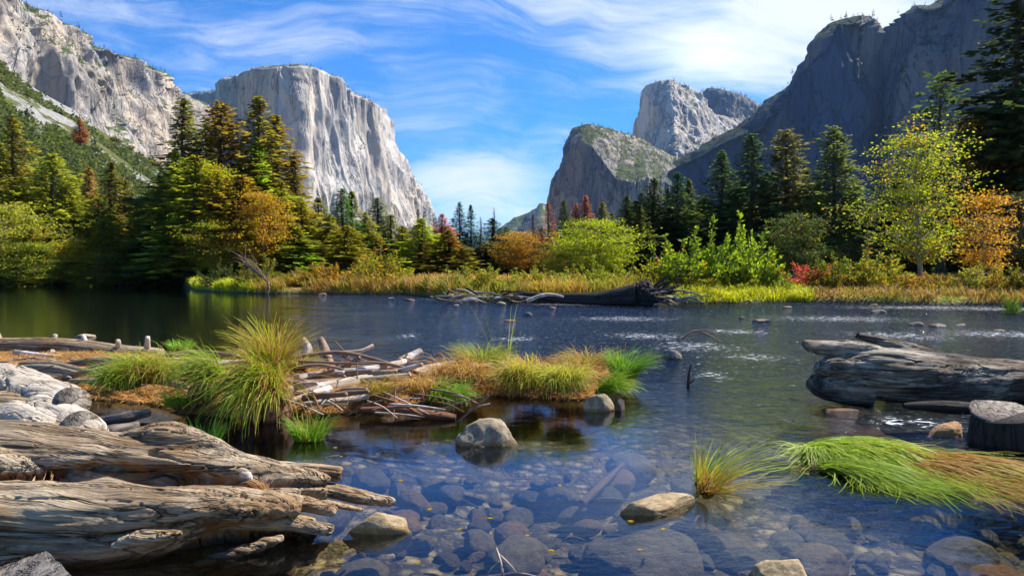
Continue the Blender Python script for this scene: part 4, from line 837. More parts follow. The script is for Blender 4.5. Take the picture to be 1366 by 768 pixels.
rock(877, 684, 122, 19, SAND, 'sandy slanting rock crest rising from a large drowned boulder', 3, rz=.45, sub=.12, deep=.5)
o = rock(865, 705, 190, 60, (.13, .12, .095), 'large drowned grey boulder under the sandy crest', 6, sub=.5, z=-.36); o.name = 'submerged_boulder'; o.scale.z = .40
for px, py, w, h, c, lab in [(1174, 416, 16, 6, GRY, 'grey rock in the riffle below the wide olive bush'), (1226, 433, 16, 6, GRY, 'first grey rock of the row above the big right log'), (1254, 435, 19, 6, GRY, 'second and widest grey rock of the row above the big right log'), (1284, 434, 14, 4, GRY, 'third, flattest grey rock of the row above the big right log'),
                             (1016, 429, 20, 6, (.36, .31, .28), 'pinkish grey rock in midstream right of the twigs'), (1167, 407, 10, 3, TAN, 'tiny tan rock close to the right bank'), (704, 421, 12, 8, (.20, .21, .22), 'blue grey rock in midstream below the fallen trunk'), (681, 428, 14, 4, (.42, .27, .22), 'reddish flat rock left of the blue grey one'),
                             (737, 411, 12, 4, (.34, .22, .17), 'reddish rock under the fallen trunk'), (668, 406, 16, 8, TAN, 'pale rock at the right end of the driftwood tangle'), (634, 403, 9, 8, TAN, 'upright pale rock in the driftwood tangle'), (608, 408, 8, 4, (.55, .5, .42), 'whitish rock before the driftwood tangle'),
                             (545, 401, 14, 5, (.30, .20, .13), 'brown rock below the small dark green bush'), (521, 399, 9, 4, (.42, .36, .30), 'light rock at the bank under the round bush'), (1052, 410, 12, 4, TAN, 'tan rock at the end of the bright grass strip'), (1335, 441, 14, 4, GRY, 'grey rock above the far end of the big right log'), (990, 424, 8, 3, GRY, 'dark pebble sized rock in midstream'), (430, 393, 10, 4, GRY, 'rock at the waterline of the grassy point'), (175, 380, 44, 4, (.33, .31, .28), 'long pale gravel rock in the left bay')]:
    rock(px, py, w*1.15, h*.55, tuple(q*.7 for q in c), lab, rg.randrange(7))
for px, py, w, h, c, lab in [(1330, 668, 60, 10, ORG, 'orange drowned rock under the flowing sedge'), (1225, 603, 30, 6, (.42, .30, .2), 'small splashed rock behind the flowing sedge'), (1345, 762, 70, 14, (.34, .15, .05), 'rust orange drowned rock in the lower right corner'), (1130, 548, 60, 8, (.22, .09, .045), 'reddish wet rock under the left end of the big right log'), (1085, 530, 50, 5, (.28, .15, .06), 'orange brown drowned rock left of the big right log'), (1295, 640, 40, 8, (.36, .18, .10), 'pinkish drowned rock behind the tail of the flowing sedge'), (1160, 575, 60, 6, (.24, .10, .04), 'reddish drowned rock in front of the big right log')]:
    o = rock(px, py, w, h, c, lab, rg.randrange(7)); o.location.z -= .05
g = np.random.default_rng(77); cnt = 0; placed = []
while cnt < 270:
    px = g.uniform(340, 1400); py = g.uniform(575, 800); p = G(px, py); s = g.uniform(.05, .15) if g.random() < .7 else g.uniform(.15, .27)
    if any(math.hypot(p[0]-a, p[1]-b) < (s+c)*.62 for a, b, c in placed): continue
    placed.append((p[0], p[1], s)); cnt += 1
    gh = float(ground_h(np.array([p[0]]), np.array([p[1]]))[0]); o = link('cobble', COBBLES[int(g.integers(5))]); top = min(gh+s*g.uniform(.7, 1.2), -.04); sz = s*g.uniform(.6, .9)
    o.scale = (s, s*g.uniform(.7, 1), sz); o.location = (p[0], p[1], top-sz*.6); o.rotation_euler = (g.uniform(-.3, .3), g.uniform(-.3, .3), g.uniform(0, 6.28))
    k = g.random(); c = .72*(np.array((.22, .19, .12)) if k < .6 else np.array((.13, .13, .11)) if k < .85 else np.array((.30, .19, .07)))*g.uniform(.7, 1.4); o.color = tuple(c)+(1,)
    tag(o, 'rounded drowned cobble seen through the clear shallow water', 'rock', 'drowned cobbles on the riverbed')

# ---------------------------------------------------------------- logs grown from joined shapes
def ellips(c, r): return ICO_V*np.array(r)+np.array(c), ICO_F
def fuse(name, tubes, balls, voxel):
    mb = []; V = []; F = []; n = 0; bm = bmesh.new()
    for (P, R, sq) in tubes:
        v, f, _ = tube(P, R, 20, 40, .10, 5, n+3); 
        if sq != 1:
            c = v.reshape(-1, 20, 3).mean(1, keepdims=True); v = ((v.reshape(-1, 20, 3)-c)*np.array([1, 1, sq])+c).reshape(-1, 3)
        vs = [bm.verts.new(q) for q in v]
        for q in f: bm.faces.new([vs[i] for i in q])
        bm.faces.new([vs[i] for i in range(20)]); bm.faces.new([vs[len(vs)-20+i] for i in range(20)][::-1]); n += 1
    for (c, r) in balls:
        v, f = ellips(c, r); vs = [bm.verts.new(q) for q in v]
        for q in f: bm.faces.new([vs[i] for i in q])
    bmesh.ops.recalc_face_normals(bm, faces=bm.faces)
    me = bpy.data.meshes.new(name); bm.to_mesh(me); bm.free(); o = bpy.data.objects.new(name, me); COL.objects.link(o)
    md = o.modifiers.new('r', 'REMESH'); md.mode = 'VOXEL'; md.voxel_size = voxel; md.use_smooth_shade = True
    dg = bpy.context.evaluated_depsgraph_get(); me2 = bpy.data.meshes.new_from_object(o.evaluated_get(dg)); bpy.data.objects.remove(o); me2.name = name
    return me2
def finish_log(me, mat, ax, grain=.012, big=.03, gs=1.0, seed=0, carve=None, smooth=2):
    V = vcos(me); ax = np.array(ax, float); ax /= np.linalg.norm(ax); up = np.array([0, 0, 1.]); sd_ = np.cross(up, ax); sd_ /= np.linalg.norm(sd_); u2 = np.cross(ax, sd_)
    Q = np.stack([V@ax, V@sd_, V@u2], 1)
    N = vnormals(me); V = V+N*(big*fbm(Q*np.array([1.1, 3, 3]), 3, .5, seed))[:, None]; setcos(me, V); N = vnormals(me)
    wob = .045*fbm(Q*np.array([.9, 2, 2]), 3, .5, seed+1)
    Qw = Q.copy(); Qw[:, 2] += wob; Qw[:, 1] += wob*.5
    d = fbm(Qw*np.array([.40, 9, 9])*gs, 2, .5, seed+2, True)*grain*.9+fbm(Qw*np.array([.8, 34, 34])*gs, 3, .6, seed+5, True)*grain*.5+fbm(Qw*np.array([2.5, 6, 6])*gs, 3, .5, seed+6)*grain*.9
    crk = np.abs(fbm(Qw*np.array([.22, 7, 7])*gs, 3, .5, seed+9)); d = d-np.exp(-(crk/.013)**2)*grain*2.6
    if carve is not None: cv = carve(V); d = d-cv
    V = V+N*d[:, None]; setcos(me, V)
    a = me.attributes.new('gc', 'FLOAT_VECTOR', 'POINT'); a.data.foreach_set('vector', np.asarray(Qw, np.float32).ravel())
    a = me.attributes.new('rot', 'FLOAT', 'POINT'); a.data.foreach_set('value', np.clip((cv if carve is not None else 0*d)*22, 0, 1).astype(np.float32))
    me.polygons.foreach_set('use_smooth', np.ones(len(me.polygons), bool)); me.materials.clear(); me.materials.append(mat); return me
def B(px, py, D): return tuple(W(px, py, D))
# the great weathered log in the near corner
root = empty('fallen_log', (-2.6, 4.8, 0)); root['label'] = 'great weathered log with splintered tips across the near corner'; root['category'] = 'log'
def sub(name, me, par=root):
    o = link(name, me, par); l = par.location; o.location = (-l[0], -l[1], -l[2]); o.color = (1, 1, 1, 1); return o
Aup = [((-5.6, 5.1, .30), .34), ((-4.3, 5.08, .38), .33), B(60, 612, 5.02)+(.0,), ]
tubes = [([(-5.8, 5.05, .33), (-4.4, 5.05, .40), B(40, 612, 5.0), B(170, 618, 4.98), B(300, 628, 4.96), B(390, 640, 5.0), B(436, 650, 5.05)], [.30, .30, .26, .20, .155, .115, .075], .95),
         ([(-5.6, 4.55, .05), (-4.3, 4.55, .06), B(0, 708, 4.55), B(130, 698, 4.52), B(250, 682, 4.55), B(340, 680, 4.62), B(400, 682, 4.7)], [.38, .37, .325, .28, .205, .15, .09], .95),
         ([(-4.5, 4.8, -.02), B(60, 730, 4.78), B(230, 738, 4.75), B(350, 728, 4.8), B(420, 712, 4.85)], [.33, .32, .29, .22, .08], 1),
         ([B(130, 606, 5.05), B(190, 590, 5.04), B(222, 583, 5.02), B(250, 592, 5.02), B(330, 622, 4.98)], [.08, .11, .115, .11, .08], 1),
         ([B(-60, 570, 5.2), B(20, 560, 5.25), B(90, 578, 5.15), B(150, 602, 5.05)], [.2, .2, .15, .08], 1)]
tubes.append(([(-5., 4.8, .25), B(-200, 642, 4.85), B(-40, 642, 4.82), B(40, 645, 4.84), B(130, 654, 4.88)], [.34, .33, .28, .22, .07], 1))
tubes.append(([B(200, 660, 4.78), B(270, 652, 4.8), B(330, 655, 4.82), B(400, 662, 4.86)], [.04, .085, .10, .06], 1))
tubes.append(([B(0, 664, 4.88), B(110, 664, 4.90), B(200, 666, 4.90), B(300, 662, 4.88), B(350, 664, 4.88)], [.16, .16, .155, .12, .06], 1))
me = fuse('trunk', tubes, [], .0095)
def carve(V):
    py = 360-1000*(V[:, 2]-CAMH)/V[:, 1]; px = 683+1000*V[:, 0]/V[:, 1]
    yc = np.interp(px, [-300, 30, 100, 140, 200, 290, 350], [640, 636, 632, 622, 636, 640, 648]); w = np.interp(px, [-300, 20, 60, 130, 200, 290, 360], [1, 3, 5, 9, 10, 6, 3])
    d1 = .11*np.exp(-((py-yc)/w)**2)*(px > -50)
    y2 = np.interp(px, [-200, 0, 60, 90, 150, 210, 260], [700, 709, 716, 722, 716, 706, 700]); d2 = .05*np.exp(-((py-y2)/2.5)**2)*(px < 270)
    und = .09*np.clip((px-190)/90, 0, 1)*np.exp(-((py-718)/22)**2)*(V[:, 1] < 4.72)
    return d1+d2+und
sub('trunk', finish_log(me, M['log'], (1, 0, -.03), .014, .035, 1.0, 3, carve))
def tongue(P, R, sq, seed, mat='log', gr=.012, vox=.008): 
    me = fuse('splinter', [(P, R, sq)], [], vox); return finish_log(me, M[mat], (1, 0, -.1), gr, .02, 1.3, seed)
sub('splinter', tongue([B(300, 628, 5.05), B(360, 625, 5.1), B(420, 628, 5.12), B(453, 631, 5.12)], [.06, .07, .055, .045], .8, 11))
sub('splinter', tongue([B(290, 650, 4.95), B(370, 646, 5.0), B(430, 652, 5.05), B(480, 662, 5.05), B(524, 669, 5.05)], [.07, .085, .065, .05, .008], .6, 12))
sub('splinter', tongue([B(290, 662, 4.8), B(370, 664, 4.8), B(415, 672, 4.8), B(446, 682, 4.82)], [.09, .075, .055, .03], .6, 13))
sub('splinter', tongue([B(300, 690, 4.65), B(360, 690, 4.65), B(405, 700, 4.68), B(442, 706, 4.7)], [.10, .085, .05, .03], .7, 14))
sub('splinter', tongue([B(260, 752, 4.4), B(310, 738, 4.45), B(350, 725, 4.5), B(378, 716, 4.55)], [.02, .045, .045, .02], .7, 15))
sub('splinter', tongue([B(150, 728, 4.25), B(190, 716, 4.25), B(225, 712, 4.28), B(242, 711, 4.3)], [.02, .05, .03, .005], .7, 16))
sub('splinter', tongue([B(320, 615, 4.93), B(328, 632, 4.88), B(333, 645, 4.86), B(330, 655, 4.86)], [.05, .05, .045, .03], 1, 17, 'drift', .01))
sub('splinter', tongue([B(370, 680, 4.75), B(430, 672, 4.85), B(465, 676, 4.9), B(486, 680, 4.92)], [.05, .035, .02, .005], .6, 18))
me = fuse('burl', [([B(-80, 540, 5.5), B(-10, 520, 5.5), B(50, 532, 5.4), B(92, 535, 5.35)], [.18, .17, .16, .12], 1), ([B(20, 560, 5.4), B(60, 560, 5.25), B(95, 572, 5.2), B(125, 584, 5.1)], [.17, .15, .12, .09], 1), ([B(-40, 565, 5.3), B(20, 566, 5.2), B(70, 584, 5.1), B(130, 602, 5.02)], [.2, .16, .12, .05], 1)],
          [(B(45, 540, 5.4), (.16, .16, .14)), (B(15, 555, 5.3), (.13, .12, .12))], .010)
V = vcos(me); me.update(); V = V+vnormals(me)*(.022*fbm(V*np.array([3, 7, 7]), 4, .55, 8, True)+.005*fbm(V*26, 3, .6, 9))[:, None]; setcos(me, V)
sub('burl', finish_log(me, M['burl'], (1, .1, -.4), .008, .05, .6, 31))
for (c, r, dr) in [(B(96, 538, 5.25), .115, (.75, -.62, .1)), (B(108, 573, 5.08), .125, (.6, -.75, .25))]:
    c = np.array(c); dr = np.array(dr); dr /= np.linalg.norm(dr); v, f, gc = tube([c-dr*.22, c, c+dr*.05], [r*.9, r, r*.98], 26, 10, .10, 4, int(r*1000)); mb = MB(); mb.add(v, f, gc); sub('sawn_stub', mb.data('sawn_stub', M['greylog']))
# squared timber in the bottom left corner
def beam(name, P0, a, b, c, mat, seed):
    a, b, c = map(np.array, (a, b, c)); nx, ny = 60, 12; V = []; F = []; G_ = []; n = 0
    for (o_, u, v, nu, nv) in [(0*a, a, b, nx, ny), (c, a, b, nx, ny), (0*a, a, c, nx, ny), (b, a, c, nx, ny), (0*a, b, c, ny, ny), (a, b, c, ny, ny)]:
        i, j = np.meshgrid(np.linspace(0, 1, nu), np.linspace(0, 1, nv), indexing='ij'); q = o_+i[..., None]*u+j[..., None]*v; q = q.reshape(-1, 3); F.append(grid_faces(nu, nv)+n); V.append(q); n += len(q)
    V = np.vstack(V); L = V@(a/np.linalg.norm(a)); gc = np.stack([L, V@(b/np.linalg.norm(b)), V@(c/np.linalg.norm(c))], 1)
    ctr = (a+b+c)/2; V = V+(.010*fbm(gc*np.array([1.5, 22, 22]), 3, .6, seed))[:, None]*unit(V-ctr)
    return mesh_data(name, V+np.array(P0), np.vstack(F), M[mat], False, gc=gc)
P0 = np.array(W(62, 734, 4.02)); e1 = np.array(W(-60, 776, 3.95))-P0; e2 = np.array(W(112, 782, 3.72))-P0
o = link('timber', beam('timber', P0, e1*1.4, e2, (0, -.02, -.13), 'greylog', 5)); tag(o, 'grey squared timber end poking into the bottom left corner', 'timber')
# log on the right, in wood darkened for its shaded face
root2 = empty('beached_log', (5.4, 9.6, 0)); tag(root2, 'massive sunlit topped log lying in the water at the right edge', 'log')
me = fuse('trunk', [([B(1098, 498, 9.6), B(1118, 494, 9.6), B(1155, 496, 9.6), B(1230, 503, 9.68), B(1366, 512, 9.9), (9.6, 10.3, .14)], [.13, .27, .34, .35, .31, .29], 1.0),
                    ([B(1073, 458, 9.4), B(1086, 462, 9.45), B(1120, 466, 9.55), B(1160, 474, 9.6), B(1230, 490, 9.7)], [.03, .085, .13, .16, .12], 1), ([B(1143, 446, 9.75), B(1160, 451, 9.75), B(1200, 463, 9.75), B(1260, 480, 9.8)], [.045, .06, .09, .1], 1),
                    ([B(1088, 494, 9.4), B(1115, 490, 9.4), B(1180, 505, 9.45)], [.05, .11, .12], 1), ([B(1082, 505, 9.6), B(1100, 515, 9.5), B(1160, 525, 9.5)], [.08, .16, .18], 1)], [], .014)
sub('trunk', finish_log(me, M['darklog'], (1, .05, -.04), .020, .05, .7, 51), root2)
def tube_obj(name, P, R, mat, label=None, cat=None, group=None, segs=12, n=40, amp=.12, seed=0, parent=None, ns=8):
    mb = MB(); mb.add(*tube(P, R, segs, n, amp, ns, seed)); o = link(name, mb.data(name, M[mat]), parent); tag(o, label, cat, group); return o
tube_obj('sunken_log', [B(1205, 541, 8.95), B(1260, 543, 8.95), B(1400, 552, 8.9)], [.03, .075, .085], 'darkwood', 'thin dark log lying at the waterline before the massive right log', 'log', segs=16, n=60, amp=.2, seed=4)
mb = MB(); mb.add(*tube([(4.86, 7.24, -.5), (4.84, 7.22, 0), (4.80, 7.22, .30)], [.42, .37, .33], 40, 40, .22, 4, 9)); t = link('stump', mb.data('stump', M['darkwood'])); tag(t, 'black wet stump with a flat cut top at the right edge', 'stump')
mb = MB(); mb.add(*tube([(4.80, 7.22, .296), (4.80, 7.215, .312)], [.31, .30], 40, 4, .20, 4, 9)); o = link('cut_face', mb.data('cut_face', M['greylog']), t)

# ---------------------------------------------------------------- the drift island
def mound_h(X, Y):
    h = 0*X
    for px, py, sx, sy, a in [(-60, 490, 1.8, 1.8, .5), (30, 494, 1.8, 1.7, .5), (110, 498, 1.5, 1.6, .52), (190, 508, 1.3, 1.5, .55), (260, 512, .9, 1.4, .52), (330, 520, .6, 1.2, .62), (385, 528, .8, 1.4, .62), (450, 525, .9, 1.3, .60), (520, 522, .8, 1.1, .55), (590, 512, .8, 1.0, .44), (655, 512, .7, .9, .46), (715, 520, .6, .8, .44), (770, 520, .55, .8, .44), (815, 508, .45, .7, .36)]:
        c = G(px, py); h = h+a*np.exp(-((X-c[0])/sx)**2-((Y-c[1])/sy)**2)
    return np.minimum(h, .42+.15*(h-.42))*.75-.17
xs = np.linspace(-13, 2.6, 620); ys = np.linspace(6.2, 17.5, 420); X, Y = [q.ravel() for q in np.meshgrid(xs, ys, indexing='ij')]
P = np.stack([X, Y, 0*X], 1); Z = mound_h(X, Y)+.07*fbm(P*1.5, 4, .6, 4)+.035*fbm(P*9, 3, .6, 5)
# hollow under the rotten stump
hx = G(292, 585); Z = Z-.34*np.exp(-((X-hx[0]-.1)/.33)**2-((Y-hx[1]-.35)/.7)**2)
Z = np.where(mound_h(X, Y) < -.06, np.minimum(Z, -.25-.9*np.clip((-.06-mound_h(X, Y))/.05, 0, 1)), Z)
def mat_mat():
    m, n = newmat('straw_debris'); p = n.pos(); a = n.noise(p, 3, 5, .6); b = n.noise(n.scale(p, 18, 60, 40), 1, 5, .7, 1.5); c2 = n.noise(n.scale(p, 70, 16, 40), 1, 4, .7, 1.5)
    c = n.mix(n.sm(a, .4, .6), (.30, .16, .07), (.40, .24, .10)); c = n.mix(n.sm(b, .45, .62), c, (.12, .06, .03)); c = n.mix(n.sm(c2, .52, .62, 0, .7), c, (.52, .38, .20))
    c = n.mix(n.sm(n.sep(p)[2], .05, .0), c, (.07, .045, .02)); n.out(n.pbr(c, .9, n.bump(n.math('ADD', b, c2), .03), .1)); return m
M['mat'] = mat_mat()
tag(link('debris', mesh_data('debris', np.stack([X, Y, Z], 1), grid_faces(620, 420), M['mat'])), 'matted brown straw and soil of the drift island', None, None, 'stuff')
g = np.random.default_rng(3); n = 160000; px = g.uniform(-60, 850, n); py = g.uniform(455, 610, n); GX = (px-683)/1000; Yv = 1700/(py-360); Xv = GX*Yv
Zv = mound_h(Xv, Yv)+.07*fbm(np.stack([Xv, Yv, 0*Xv], 1)*1.5, 4, .6, 4)-.34*np.exp(-((Xv-hx[0]-.1)/.33)**2-((Yv-hx[1]-.35)/.7)**2)
k = Zv > .01; P = np.stack([Xv, Yv, Zv+.015], 1)[k][:70000]; n = len(P)
a = g.normal(.3, 1.0, n); D_ = np.stack([np.cos(a), np.sin(a), g.normal(.12, .42, n)], 1); D_ = unit(D_); L = g.uniform(.06, .30, n); Wd = unit(np.cross(D_, g.normal(0, .4, (n, 3))+np.array([0, 0, 1])))
V, F = kites(P-D_*L[:, None]/2, D_, Wd, L, g.uniform(.003, .007, n)); o = link('straw', mesh_data('straw', V, F, M['blades'], False, rnd=np.repeat(g.random(n), 4))); o.color = (.52, .30, .13, .55); tag(o, 'loose dry straw strewn over the drift island', None, None, 'stuff')

def mz(x, y): return float(mound_h(np.array([x]), np.array([y]))[0])
SGN_ = (.13, .26, .02); SYG = (.30, .36, .035); SST = (.50, .34, .12)
def sedge(px, D, n, L, rad_, lean, droop, col, dry, label, seed, wd=.0042, z=None, dirb=None, fan=None, group='sedge clumps on the drift island', segs=8, zmin=.0):
    if n > 300: n = int(n*.62); L *= .80; wd *= 1.15; rad_ *= .85; droop *= 1.12
    g = np.random.default_rng(seed); x = (px-683)/1000*D; z = max(mz(x, D), 0) if z is None else z
    a = g.uniform(0, 6.283, n); r = rad_*np.sqrt(g.random(n)); P = np.stack([r*np.cos(a), r*np.sin(a)*.8, 0*a-.02], 1)
    dirs = np.arctan2(P[:, 1], P[:, 0])+g.normal(0, .5, n) if fan is None else g.normal(fan[0], fan[1], n)
    Ls = L*g.uniform(.45, 1.15, n)
    V, F, k = blades(P, Ls, wd, g, lean, droop, segs, dirb=None if dirb is None else np.array(dirb), dirs=dirs, zmin=zmin-z)
    root = empty('sedge_clump', (x, D, z)); tag(root, label, 'sedge', group)
    rnd = g.random(n)*.75+.25*g.random(n)
    col = (col[0]*.95, col[1]*.90, col[2]*.9); dry = min(.8, dry+.04)
    o = link('blades', mesh_data('blades', V, F, M['blades'], True, rnd=np.repeat(rnd, k)), root); o.color = tuple(col)+(1-dry,)
    v = ICO_V*np.array([rad_*.75, rad_*.6, .07]); v = v*(1+.25*fbm(v*30, 3, .6, seed))[:, None]
    o = link('root_mat', mesh_data('root_mat', v, None, M['mat'], True, F3=ICO_F), root); return root
PI = math.pi
sedge(362, 8.3, 1300, 1.08, .12, .33, .48, (.34, .38, .035), .32, 'tallest sedge clump of the island, arching over the rotten stump', 1, z=.38, fan=(-PI/2, 1.7), wd=.0046)
sedge(356, 8.05, 1900, 1.0, .20, 1.25, .72, (.30, .38, .035), .30, 'long yellow green sedge curtain hanging down to the pool below the tallest clump', 2, z=.34, fan=(-PI/2-.25, .5), wd=.0045)
sedge(205, 9.3, 2000, .72, .36, 1.0, .8, (.27, .34, .03), .30, 'wide yellow green sedge clump beside the white burl', 3, z=.36, fan=(-PI/2-.3, 1.1))
sedge(165, 9.1, 1100, .60, .22, 1.0, .8, (.20, .30, .025), .30, 'green sedge clump drooping left of the wide yellow green one', 4, z=.30, fan=(-PI/2-.6, .8))
sedge(288, 8.8, 1100, .80, .16, 1.2, .7, (.22, .31, .03), .22, 'fresh green sedge drooping left over the dark hollow', 5, z=.40, fan=(-PI/2-.7, .5))
sedge(238, 8.7, 400, .36, .18, .8, .8, (.22, .36, .03), .15, 'low bright sedge between the wide clump and the hollow', 6, z=.14, fan=(-PI/2-.3, .9))
sedge(410, 7.45, 750, .40, .17, .45, .40, (.16, .32, .03), .12, 'small vivid green sedge tuft at the pool edge', 7, z=-.02)
sedge(268, 7.3, 330, .34, .2, .35, .4, (.14, .34, .03), .1, 'short green shoots at the mouth of the hollow', 8, z=-.02)
sedge(240, 13.2, 320, .30, .2, .6, .5, (.16, .32, .03), .1, 'small green tuft behind the long drift log', 9, z=.3, wd=.006)
sedge(330, 12.8, 350, .28, .4, .9, .6, (.26, .30, .04), .4, 'flattened olive tuft behind the tallest sedge', 10, z=.22, wd=.006)
sedge(396, 10.6, 500, .45, .25, 1.0, .7, (.34, .33, .05), .4, 'golden olive sedge right behind the tallest clump', 11, z=.35)
sedge(641, 11.0, 1500, .62, .30, .5, .62, (.22, .29, .03), .38, 'upright green sedge clump at the right end of the bleached log', 12, z=.24)
sedge(614, 10.0, 1700, .62, .42, 1.1, .85, (.48, .34, .12), .55, 'arched straw brown sedge below the upright green clump', 13, z=.27, fan=(-PI/2, 1.0))
sedge(560, 9.2, 900, .5, .35, 1.0, .7, (.42, .30, .11), .6, 'straw brown sedge under the bleached log', 14, z=.22, fan=(-PI/2, 1.0))
sedge(590, 8.95, 900, .48, .22, 1.1, .7, (.16, .30, .03), .2, 'green sedge lying over the reddish sunken log', 15, z=.16, fan=(-.5, .5))
sedge(503, 9.1, 600, .42, .25, 1.0, .7, (.30, .33, .05), .5, 'thin olive sedge among the broken sticks', 16, z=.2, fan=(-PI/2, 1.0))
sedge(700, 9.5, 1400, .72, .26, 1.0, .75, (.36, .36, .04), .42, 'yellow green sedge sweeping left over the pool', 17, z=.25, fan=(-PI/2-.45, .6))
sedge(712, 10.2, 900, .5, .32, .9, .75, (.48, .36, .13), .6, 'straw coloured dome of sedge in the middle of the island', 18, z=.30)
sedge(752, 9.15, 1800, .62, .24, .85, .95, (.34, .37, .04), .32, 'domed yellow green sedge hanging into the pool', 19, z=.28, fan=(-PI/2, 1.3))
sedge(784, 11.0, 1300, .58, .3, .7, .8, (.30, .28, .05), .45, 'olive and rust sedge dome near the island tip', 20, z=.24)
sedge(832, 10.6, 1300, .66, .20, .35, .62, (.13, .27, .03), .12, 'deep green upright sedge at the very tip of the island', 21, z=.14, dirb=(.35, -.1, 0))
sedge(806, 9.7, 700, .6, .16, 1.15, .6, (.20, .32, .03), .2, 'green sedge lying toward the island tip over the water', 22, z=.12, fan=(-.5, .35))
sedge(660, 10.6, 700, .45, .4, .9, .8, (.40, .20, .09), .7, 'rusty sedge stubble behind the small dark rock', 23, z=.2)
sedge(765, 10.2, 900, .42, .4, .9, .8, (.42, .20, .08), .6, 'rust red sedge stubble below the olive dome', 24, z=.27)
sedge(675, 11.2, 14, 1.0, .2, .35, .1, (.30, .36, .1), .3, 'few tall grass stalks standing above the upright green sedge', 25, z=.2)
sedge(942, 5.95, 190, .44, .10, .75, .38, (.26, .36, .03), .30, 'small windswept sedge tuft beside the sandy slanting rock', 26, z=.0, dirb=(.9, -.1, 0), group=None, wd=.0036)
sedge(946, 5.75, 200, .38, .08, 1.25, .25, (.36, .33, .03), .45, 'yellowing sedge tuft bending right in front of the windswept one', 27, z=.0, dirb=(.9, -.3, 0), group=None, wd=.0036)
# sedge combed by the current
def flowing(px, D, n, L, col, dry, label, seed, a0, aw, arch, rad_, wd=.0042, z0=.02):
    g = np.random.default_rng(seed); x = (px-683)/1000*D; a = g.uniform(0, 6.283, n); r = rad_*np.sqrt(g.random(n)); P = np.stack([r*np.cos(a), r*np.sin(a), 0*a], 1)
    d = g.normal(a0, aw, n); Ls = L*g.uniform(.3, 1.1, n); s = np.linspace(0, 1, 11); ar = arch*g.uniform(.25, 1.15, n)
    hs = Ls[:, None]*s[None]; turn = d[:, None]+g.normal(0, .22, n)[:, None]*s[None]+(-.25)*s[None]**2
    st = np.diff(hs, axis=1, prepend=0); Cx = P[:, :1]+np.cumsum(np.cos(turn)*st, 1); Cy = P[:, 1:2]+np.cumsum(np.sin(turn)*st, 1)
    zz = ar[:, None]*np.sin(np.clip(hs/(.55), 0, 1)*PI)**.8*np.exp(-hs*.8)+z0+g.uniform(-.015, .03, n)[:, None]+.012*np.sin(hs*14+g.uniform(0, 6, n)[:, None])*np.clip(hs*2-.6, 0, 1)
    C = np.stack([Cx, Cy, zz], -1); T = np.gradient(C, axis=1); sd2 = np.cross(T, g.normal(0, .4, (n, 1, 3))+np.array([0, 0, 1.])); sd2 /= np.linalg.norm(sd2, axis=2)[..., None]+1e-9
    w = wd*g.uniform(.6, 1.3, n)[:, None]*np.clip(1.1-s, 0, 1)[None]**.5; V = np.stack([C-sd2*w[..., None], C+sd2*w[..., None]], 2).reshape(n, -1, 3); j = np.arange(10); f = np.stack([2*j, 2*j+1, 2*j+3, 2*j+2], 1); F = (f[None]+(np.arange(n)*22)[:, None, None]).reshape(-1, 4)
    root = empty('flowing_sedge', (x, D, 0)); tag(root, label, 'sedge', 'sedges combed by the current'); o = link('blades', mesh_data('blades', V.reshape(-1, 3), F, M['blades'], True, rnd=np.repeat(g.random(n), 22)), root); o.color = (col[0]*.95, col[1]*.86, col[2]*.9, .98-dry)
    v = ICO_V*np.array([rad_*.9, rad_*.8, .06]); o = link('root_mat', mesh_data('root_mat', v, None, M['mat'], True, F3=ICO_F), root); return root
flowing(1106, 6.85, 1700, 1.15, (.24, .36, .03), .16, 'large bright green sedge combed to the right by the current', 31, -.80, .45, .11, .24)
flowing(1135, 6.9, 1500, 1.5, (.24, .36, .03), .30, 'long green and orange sedge flowing behind the large bright green one', 32, -.78, .30, .12, .26)
flowing(1118, 6.3, 1100, .85, (.19, .30, .03), .25, 'lower deep green sedge flowing in front of the large bright one', 33, -.75, .25, .07, .16)
flowing(1215, 6.6, 1500, 1.5, (.30, .24, .04), .45, 'brown and rust sedge tail trailing to the right edge', 34, -.85, .20, .06, .28, z0=.008)
flowing(1265, 6.5, 1000, 1.4, (.28, .33, .04), .40, 'yellow green sedge tail trailing along the far side of the brown one', 35, -.72, .16, .06, .22, z0=.008)
flowing(1078, 6.75, 240, .45, (.30, .42, .10), .10, 'pale sedge tuft drooping left of the large bright green one', 36, -2.0, .5, .14, .06)

# rotten stump with the dark hollow
x, D = -2.95, 8.5
rs = empty('rotten_stump', (x, D, 0)); tag(rs, 'reddish rotten stump over a black hollow under the tallest sedge', 'stump')
me = fuse('wood', [([(-2.78, 8.55, -.2), (-2.80, 8.5, .2), (-2.86, 8.5, .42)], [.26, .26, .20], 1), ([(-3.3, 8.9, .34), (-3.05, 8.65, .46), (-2.8, 8.45, .42), (-2.62, 8.3, .2)], [.14, .17, .17, .1], 1), ([(-3.75, 9.0, .0), (-3.7, 8.95, .25), (-3.4, 8.85, .40)], [.16, .14, .1], 1)], [], .02)
o = link('wood', finish_log(me, M['redwood'], (.2, -.1, 1), .03, .07, .8, 61), rs); o.location = (-x, -D, 0)
mb = MB(); mb.add(*tube([(-3.3, 9.3, .12), (-2.9, 9.25, .15)], [.34, .3], 20, 10, .2, 5, 3)); o = link('hollow_gloom', mb.data('hollow_gloom', M['darkwood']), rs); o.location = (-x, -D, 0)  # near-black mass put in as the darkness inside the hollow

